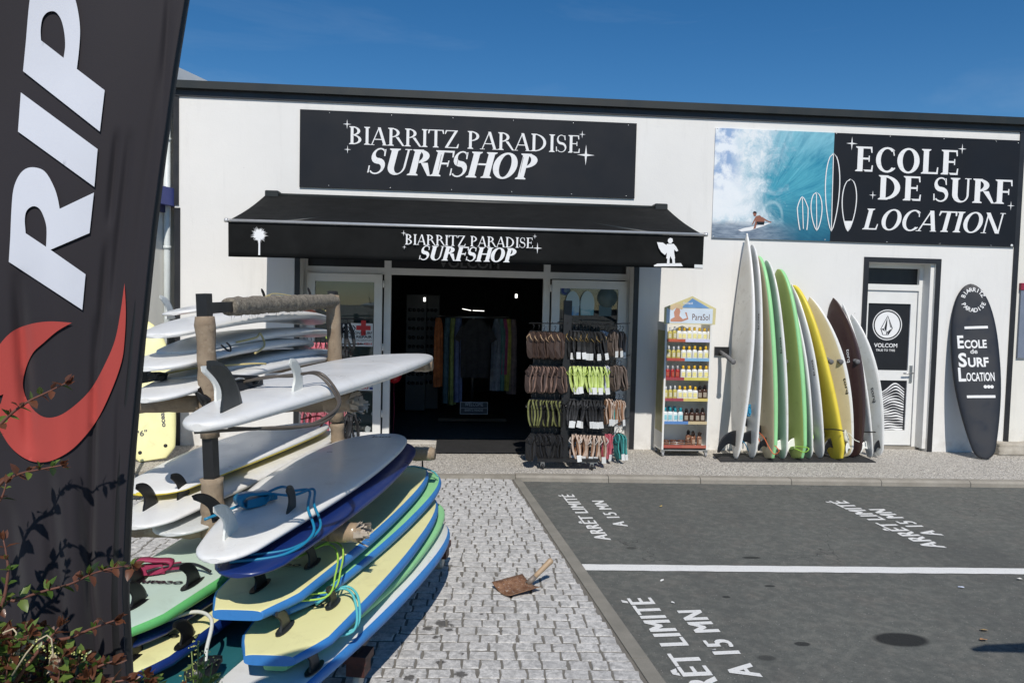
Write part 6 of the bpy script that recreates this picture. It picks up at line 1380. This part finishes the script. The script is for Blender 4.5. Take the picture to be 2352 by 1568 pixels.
def bot_row(i, kind, zx0, zx1, n, dy=0.0):
    for k_ in range(n):
        zx = zx0 + (zx1 - zx0) * (k_ / max(1, n - 1)); x = atY((1280 + zx * .3444) / KK, 900, SYf + .05).x
        if kind not in BP: BP[kind] = bottle(kind); o = BP[kind]
        else: o = copy_tree(BP[kind])
        o.location = (x, SYf + .05 + dy + fr_.uniform(-.004, .004), SHZ[i] + .008); o.rotation_euler = (0, 0, fr_.uniform(-.3, .3)); o.scale = (1.14, 1.14, 1.14 * fr_.uniform(.96, 1.05))
        tag(o, NAMES[kind] + ' on the ' + SHN[i] + ' display shelf' + (', rear row' if dy else '') + ', ' + ORD[k_] + ' of its kind', 'bottle', 'bottles on the sun care display')
for i, kind, a, b_, n in ((0, 'oil', 1133, 1165, 2), (0, 'yellow', 1200, 1418, 7), (1, 'oil', 1128, 1198, 3), (1, 'yellow', 1236, 1395, 5), (2, 'red', 1124, 1196, 3), (2, 'yellow', 1236, 1402, 5), (3, 'oil', 1116, 1182, 3), (3, 'yellow', 1216, 1330, 4), (3, 'brown', 1364, 1398, 2), (4, 'teal', 1114, 1228, 4), (4, 'brown', 1270, 1388, 4), (5, 'copper', 1325, 1370, 2)): bot_row(i, kind, a, b_, n)
bot_row(4, 'teal', 1120, 1200, 3, .10); bot_row(5, 'copper', 1310, 1345, 2, .11)
jar0 = None; jm = mat('copper jar', (.24, .11, .06), .35, var=.1); jl = mat('copper lid', (.12, .05, .03), .3, var=.1)
for k_ in range(4):
    if jar0 is None:
        jar0 = thing('lotion_jar', (0, 0, 0)); q = MB(); q.lathe([(.036, 0), (.042, .006), (.042, .042), (.038, .046)], (0, 0, 0), n=16); q.build('jar_body', jm, jar0); q = MB(); q.lathe([(.043, .046), (.043, .062), (.038, .065)], (0, 0, 0), n=16); q.build('lid', jl, jar0); o = jar0
    else: o = copy_tree(jar0)
    o.location = (atY((1280 + (1116 + k_ * 53) * .3444) / KK, 1020, SYf + .06).x, SYf + .06, SHZ[5] + .008); tag(o, 'round copper jar on the bottom display shelf, ' + ORD[k_] + ' from the left', 'jar', 'bottles on the sun care display')
q = MB()
for z_ in (.03, .055): q.tube([(SX_0 + .03, SYf - .001, SHZ[5] + z_), (SX_0 + .40, SYf - .001, SHZ[5] + z_)], .0025, 5)
q.build('guard_rail', M['metal'], DSP)
# ================================================================ INSIDE THE SHOP
def cloth(n, c): return mat(n, c, .9, var=.45, scale=11, bump=.3, bscale=30)
GR = thing('garment_rail', (.25, 2.2, .012), 'round rail of shirts standing inside the dark entrance', 'clothes rail')
q = MB(); cx, cy = .26, 2.3
q.tube([(cx + .55 * math.cos(6.2832 * i / 28), cy + .45 * math.sin(6.2832 * i / 28), 1.62) for i in range(28)], .012, 6, closed=True); q.build('hoop', M['metal'], GR)
q = MB(); q.tube([(cx, cy, .05), (cx, cy, 1.62)], .02, 8); q.tube([(cx - .55, cy, 1.62), (cx + .55, cy, 1.62)], .01, 6); q.build('stand', M['metal'], GR)
q = MB(); q.obox((cx, cy, .06), X3, Y3, Z3, .52, .42, .022); q.build('base_board', mat('wooden base', (.10, .06, .035), .7), GR)
def garment(px, w_, ztop, zbot, Y, col, label, sleeve=True, yaw=0.0):
    c = atY(px, 800, Y); q = MB(); N_ = 14; v = []; wv = random.Random(int(px * 7)); rows_ = 10
    for j in range(rows_ + 1):
        t = j / rows_; z = ztop + (zbot - ztop) * t
        hw = w_ / 2 * (.42 + .58 * min(1, t / .16)) if t < .16 else w_ / 2 * (1 + .04 * math.sin(3 * t))
        for k_ in range(N_ + 1):
            s_ = -1 + 2 * k_ / N_; v.append((s_ * hw, .03 * math.sin(s_ * 8 + px) * t + (.02 * abs(s_)), z))
    n0 = len(v); v += [(x, y + .05 * (1 - abs(x) / (w_ * .55)) + .012, z) for x, y, z in v]; f = []
    for j in range(rows_):
        for k_ in range(N_): a = j * (N_ + 1) + k_; f.append((a, a + N_ + 1, a + N_ + 2, a + 1)); f.append((n0 + a, n0 + a + 1, n0 + a + N_ + 2, n0 + a + N_ + 1))
    ca, sa = math.cos(yaw), math.sin(yaw); T_ = lambda p: (c.x + p[0] * ca - p[1] * sa, Y + p[0] * sa + p[1] * ca, p[2])
    q.add([T_(p) for p in v], f, 0, True)
    if sleeve:
        for sg_ in (-1, 1): q.add([T_(p) for p in ((sg_ * w_ * .46, 0, ztop - .06), (sg_ * w_ * .76, .01, ztop - .30), (sg_ * w_ * .56, .01, ztop - .36), (sg_ * w_ * .44, .01, ztop - .22))], [(0, 1, 2, 3) if sg_ < 0 else (3, 2, 1, 0)], 0)
    o = q.build('garment', col, label=label, category='shirt', group='shirts on the round rail')
    return o
garment(1092, .42, 1.60, .72, 1.72, cloth('black jersey', (.035, .032, .032)), 'black T-shirt with green seams hanging at the front of the rail')
for px, w_, col, lab, zb in ((1010, .16, (.55, .14, .02), 'orange long garment left of the black T-shirt', .55), (1032, .17, (.05, .12, .15), 'dark teal shirt left of the black T-shirt', .30), (1044, .15, (.28, .33, .08), 'olive yellow shirt left of the black T-shirt', .28), (1056, .18, (.16, .20, .38), 'blue patterned shirt left of the black T-shirt', .32), (1136, .16, (.30, .32, .36), 'pale grey shirt right of the black T-shirt', .5), (1148, .15, (.10, .25, .22), 'teal shirt right of the black T-shirt', .5), (1156, .13, (.40, .05, .14), 'magenta shirt right of the black T-shirt', .75), (1163, .13, (.45, .40, .05), 'yellow shirt right of the black T-shirt', .5), (1174, .15, (.20, .13, .12), 'brown patterned shirt at the right end of the rail', .45)):
    garment(px, w_, 1.60, zb, 1.95 if px < 1092 else 2.0, cloth('shirt cloth', tuple(q_ * .85 + .03 for q_ in col)), lab, False, .7 if px < 1092 else -.7)
a = atY(1057, 922, 1.6); b_ = atY(1120, 951, 1.6); q = MB(); q.box((a.x, 1.58, b_.z), (b_.x, 1.60, a.z)); ws = q.build('welcome_sign', mat('slate welcome board', (.05, .055, .065), .6), label='small slate board with welcome lettering on the rail base', category='sign')
q = MB(); mx_ = (a.x + b_.x) / 2; put_text(q, 'WELCOME', (mx_, 1.579, (a.z + b_.z) / 2 + .03), X3, Z3, .055, .27, align='c'); put_text(q, 'BIARRITZ PARADISE', (mx_, 1.579, b_.z + .045), X3, Z3, .035, .27, align='c'); q.box((a.x + .01, 1.577, (a.z + b_.z) / 2 - .002), (b_.x - .01, 1.579, (a.z + b_.z) / 2 + .003))
for (x0, x1, z0, z1) in ((a.x, b_.x, a.z - .008, a.z), (a.x, b_.x, b_.z, b_.z + .008), (a.x, a.x + .008, b_.z + .008, a.z - .008), (b_.x - .008, b_.x, b_.z + .008, a.z - .008)): q.box((x0, 1.576, z0), (x1, 1.5795, z1))
q.build('chalk_lettering', mat('chalk', (.50, .52, .54), .8), ws)
for nm, px, Y in (('left', 955, 3.0), ('right', 985, 3.2)):
    c = atY(px, 850, Y); SGL = thing('sunglasses_tower', (c.x, Y, .012), 'tall sunglasses display tower inside, ' + ('nearest the left jamb' if nm == 'left' else 'behind and right of the first one'), 'display')
    q = MB(); q.obox((c.x, Y, 1.0), X3, Y3, Z3, .16, .10, .95); q.build('tower_board', mat('dark tower board', (.05, .055, .06), .5), SGL)
    for k_ in range(9):
        for s_ in (-.07, .07): q = MB(); q.lathe([(.028, 0), (.03, .008)], (c.x + s_ - .032, Y - .105, .5 + k_ * .15), n=10, ax=(0, -1, 0)); q.lathe([(.028, 0), (.03, .008)], (c.x + s_ + .032, Y - .105, .5 + k_ * .15), n=10, ax=(0, -1, 0)); q.box((c.x + s_ - .012, Y - .11, .505 + k_ * .15), (c.x + s_ + .012, Y - .105, .51 + k_ * .15)); q.build('sunglasses', mat('sunglass lens', (.02, .025, .03), .08, spec=.8), SGL)
c = atY(905, 862, .75); q = MB(); q.lathe([(.001, -.11), (.06, -.09), (.10, -.03), (.10, .03), (.06, .09), (.001, .11)], c, n=18); bl_ = q.build('red_balloon', mat('red rubber', (.42, .015, .025), .35), label='round red balloon on a string just inside the left jamb', category='balloon'); q = MB(); q.tube([c - Z3 * .11, c + Vector((.01, 0, -.5)), c + Vector((-.01, 0, -1.0))], .004, 5); q.build('string', M['leash_pink'], bl_)
def lamp_mat():
    g = N('lit tube'); g.b.inputs['Emission Color'].default_value = (1, .97, .9, 1); g.b.inputs['Emission Strength'].default_value = 2.2; return g.out((.8, .8, .8), .5)
LMP = lamp_mat()
for (x0, y0, x1, y1, Y, lab) in ((1062, 709, 1082, 713, 4.6, 'left lit ceiling tube deep inside the shop'), (1086, 713, 1112, 714, 4.6, 'right lit ceiling tube deep inside the shop')):
    a = atY(x0, y0, Y); b_ = atY(x1, y1, Y); q = MB(); q.tube([a, b_], .006, 8); q.build('ceiling_tube', LMP, label=lab, category='lamp')
for px, py, lab in ((975, 688, 'small lit square lamp inside, left'), (1186, 680, 'small lit lamp inside, right')):
    a = atY(px, py, 2.6); q = MB(); q.bbox((a.x - .018, a.y, a.z - .03), (a.x + .018, a.y + .05, a.z + .035), .006); q.build('spot_lamp', LMP, label=lab, category='lamp')

# ================================================================ ODDS AND ENDS OUTSIDE
# shovel
SV = thing('hand_shovel', atZ(1190, 1345, ZS), 'rusty short shovel with pale wooden handle lying on the paving', 'shovel')
def rust_mat():
    g = N('rusty blade'); p = g.pos(); c = g.mix(g.rng(g.noise(30, 5, .7, p), .35, .65), (.13, .055, .028), (.30, .17, .10)); c = g.mix(g.rng(g.noise(70, 4, .7, p), .58, .68), c, (.48, .42, .36)); g.bump(g.noise(90, 4, .7, p), .5, .004); return g.out(c, .75, .2, .4)
C4 = [atZ(1130, 1341, ZS + .03), atZ(1172, 1372, ZS + .008), atZ(1243, 1351, ZS + .03), atZ(1200, 1322, ZS + .05)]; q = MB(); n = 8; v = []
for j in range(n + 1):
    for i in range(n + 1):
        s_, t = i / n, j / n; p = (C4[0] * (1 - s_) + C4[3] * s_) * (1 - t) + (C4[1] * (1 - s_) + C4[2] * s_) * t; v.append(p + Z3 * (.028 * (2 * t - 1) ** 2 - .012))
n0 = len(v); v += [p - Z3 * .004 for p in v]; f = []
for j in range(n):
    for i in range(n): a = j * (n + 1) + i; f.append((a, a + 1, a + n + 2, a + n + 1)); f.append((n0 + a, n0 + a + n + 1, n0 + a + n + 2, n0 + a + 1))
rim = [i for i in range(n + 1)] + [j * (n + 1) + n for j in range(1, n + 1)] + [n * (n + 1) + i for i in range(n - 1, -1, -1)] + [j * (n + 1) for j in range(n - 1, 0, -1)]
for a, b_ in zip(rim, rim[1:] + rim[:1]): f.append((a, n0 + a, n0 + b_, b_))
q.add(v, f, 0, True); q.build('blade', rust_mat(), SV)
h0 = atZ(1218, 1334, ZS + .04); h1 = atZ(1268, 1284, ZS + .17)
q = MB(); q.tube([h0 - (h1 - h0) * .12, h0 + (h1 - h0) * .22], [.021, .017], 10); q.build('socket', mat('worn steel socket', (.24, .20, .17), .6, .3, var=.3, scale=40), SV)
q = MB(); q.tube([h0 + (h1 - h0) * t for t in (.15, .4, .75, .93, 1)], [.0165, .0165, .0185, .021, .014], 12); q.build('handle', mat('pale wood handle', (.42, .30, .19), .55, var=.2, scale=12), SV)
# stone block and poster at the right edge
def rock(nm, a, b, mt, **kw):
    q = MB(); rr = random.Random(8); n = 6; v = []; f = []
    x0, y0, z0 = a; x1, y1, z1 = b; G = {}
    def vid(i, j, k_):
        key = (i, j, k_)
        if key not in G: G[key] = len(v); v.append((x0 + (x1 - x0) * i / n + rr.uniform(-.007, .007), y0 + (y1 - y0) * j / n + rr.uniform(-.007, .007), z0 + (z1 - z0) * k_ / n + rr.uniform(-.006, .006)))
        return G[key]
    for p in range(n):
        for r in range(n): f += [(vid(p, r, n), vid(p + 1, r, n), vid(p + 1, r + 1, n), vid(p, r + 1, n)), (vid(p, 0, r), vid(p + 1, 0, r), vid(p + 1, 0, r + 1), vid(p, 0, r + 1)), (vid(0, p + 1, r), vid(0, p, r), vid(0, p, r + 1), vid(0, p + 1, r + 1)), (vid(n, p, r), vid(n, p + 1, r), vid(n, p + 1, r + 1), vid(n, p, r + 1)), (vid(p + 1, n, r), vid(p, n, r), vid(p, n, r + 1), vid(p + 1, n, r + 1)), (vid(p, r + 1, 0), vid(p + 1, r + 1, 0), vid(p + 1, r, 0), vid(p, r, 0))]
    q.add(v, f, 0, True); return q.build(nm, mt, **kw)
a = atZ(2296, 1046, 0); rock('stone_block', (a.x, a.y, .002), (a.x + .62, a.y + .26, .15), concrete_mat('weathered limestone', (.38, .34, .28), (.56, .52, .45), 9), label='weathered pale stone block on the pavement at the right edge', category='stone')
a = atY(2343, 650, -.0); PT = thing('wall_panel', (a.x + .4, 0, 1.4), 'grey blue wall panel with red top band beyond the black strip', 'sign'); b_ = atY(2340, 822, 0); x0 = max(a.x, 7.44)
q = MB(); q.box((x0, -.02, b_.z), (x0 + .8, .01, a.z - .09)); q.build('panel', mat('grey blue panel', (.17, .20, .26), .5), PT); q = MB(); q.box((x0 - .01, -.03, a.z - .09), (x0 + .81, .01, a.z)); q.build('top_band', mat('crimson band', (.28, .02, .05), .5), PT)
# foam board and broom by the left wing
b = Board('soft_surfboard', "yellow foam board marked 6'6'' leaning by the left wing behind the rack", atZ(352, 1056, .02), atY(322, 735, -.45), .58, .08, Vector((.25, -1, .2)), shape='soft', top='yellow', rail='yellow', bot='white', bulge=.0, soft=True, tw=.75)
b.logo("6'6\"", .17, .10, .06, .14, M['print_black'], along=False, bold=.02); b.logo('ocean', .27, -.16, .05, .20, M['print_black'], along=True, bold=.03)
for t_, y_ in ((.06, .12), (.08, -.14)): q = MB(); q.lathe([(.02, 0), (.02, .004)], b.top(t_, y_, .0), n=10, ax=b.ez); q.build('fin_plug', M['print_black'], b.o)
BR = thing('broom', atZ(292, 1130, ZS), 'wooden broom handle leaning beside the yellow foam board', 'broom'); q = MB(); q.tube([atZ(288, 1135, 0), atY(309, 1020, -1.2)], .019, 10); q.build('handle', mat('wood broom handle', (.40, .28, .17), .6), BR); q = MB(); c = atZ(288, 1135, .02); q.obox(c + Z3 * .03, X3, Y3, Z3, .14, .03, .05); q.build('brush_head', mat('dark bristles', (.06, .05, .04), .9), BR)
# fins of another board lying out of sight by the entrance
# litter on the asphalt
lr = random.Random(31)
def scrap(px, py, col, lab, s_=.03):
    c = atZ(px, py, ZA + .004); q = MB(); n = 6; P = [(c.x + s_ * math.cos(1.05 * i) * lr.uniform(.5, 1.1), c.y + s_ * .7 * math.sin(1.05 * i) * lr.uniform(.5, 1.1), ZA + .005 + lr.uniform(0, .012)) for i in range(n)]
    q.add(P + [(c.x, c.y, ZA + .012)], [(i, (i + 1) % n, n) for i in range(n)]); q.build('litter', mat('litter', col, .7), label=lab, category='litter')
scrap(2208, 1348, (.55, .60, .72), 'crumpled pale blue wrapper on the asphalt'); scrap(2342, 1331, (.75, .73, .68), 'white cigarette stub beside the bay line at the right', .028); scrap(2258, 1447, (.45, .30, .12), 'tan dry leaf on the asphalt right of the oil patch', .03); scrap(2260, 1470, (.42, .22, .10), 'reddish dry leaf just above the dark shadow'); scrap(1518, 1163, (.5, .36, .10), 'yellow leaf scrap beside the upper small lettering', .02)
scrap(1522, 1334, (.7, .7, .68), 'white fleck below the bay line, left', .018); scrap(1546, 1384, (.7, .7, .68), 'white fleck left of the accent', .018); scrap(1640, 1494, (.6, .6, .58), 'pale fleck between the big letters', .02)
# made-up post out of view on the right, added to cast the corner shadow
g0 = atZ(2228, 1488, ZA); hz = 1.75; off = Vector((math.tan(rad(SUN_AZ)) * 1, -1, 0)).normalized() * (hz / math.tan(rad(SUN_EL)))
SP = thing('shadow_caster_post', (g0.x + 1.5, g0.y + off.y, ZA), 'unseen post with a braced horizontal arm, added to cast a shadow into view', 'post'); t0 = g0 + off + Z3 * hz
q = MB(); q.box((g0.x + 1.46, t0.y - .04, ZA), (g0.x + 1.54, t0.y + .04, 2.1)); q.build('post', M['black_metal'], SP)
q = MB(); q.prism([(0, 0), (1.46, -.13), (1.46, .13), (.12, .05)], t0, X3, Z3, .04); q.build('arm', M['black_metal'], SP); q = MB(); q.tube([t0 + Vector((.35, .02, -.02)), t0 + Vector((1.46, .02, -.62))], .035, 8); q.build('brace', M['black_metal'], SP)
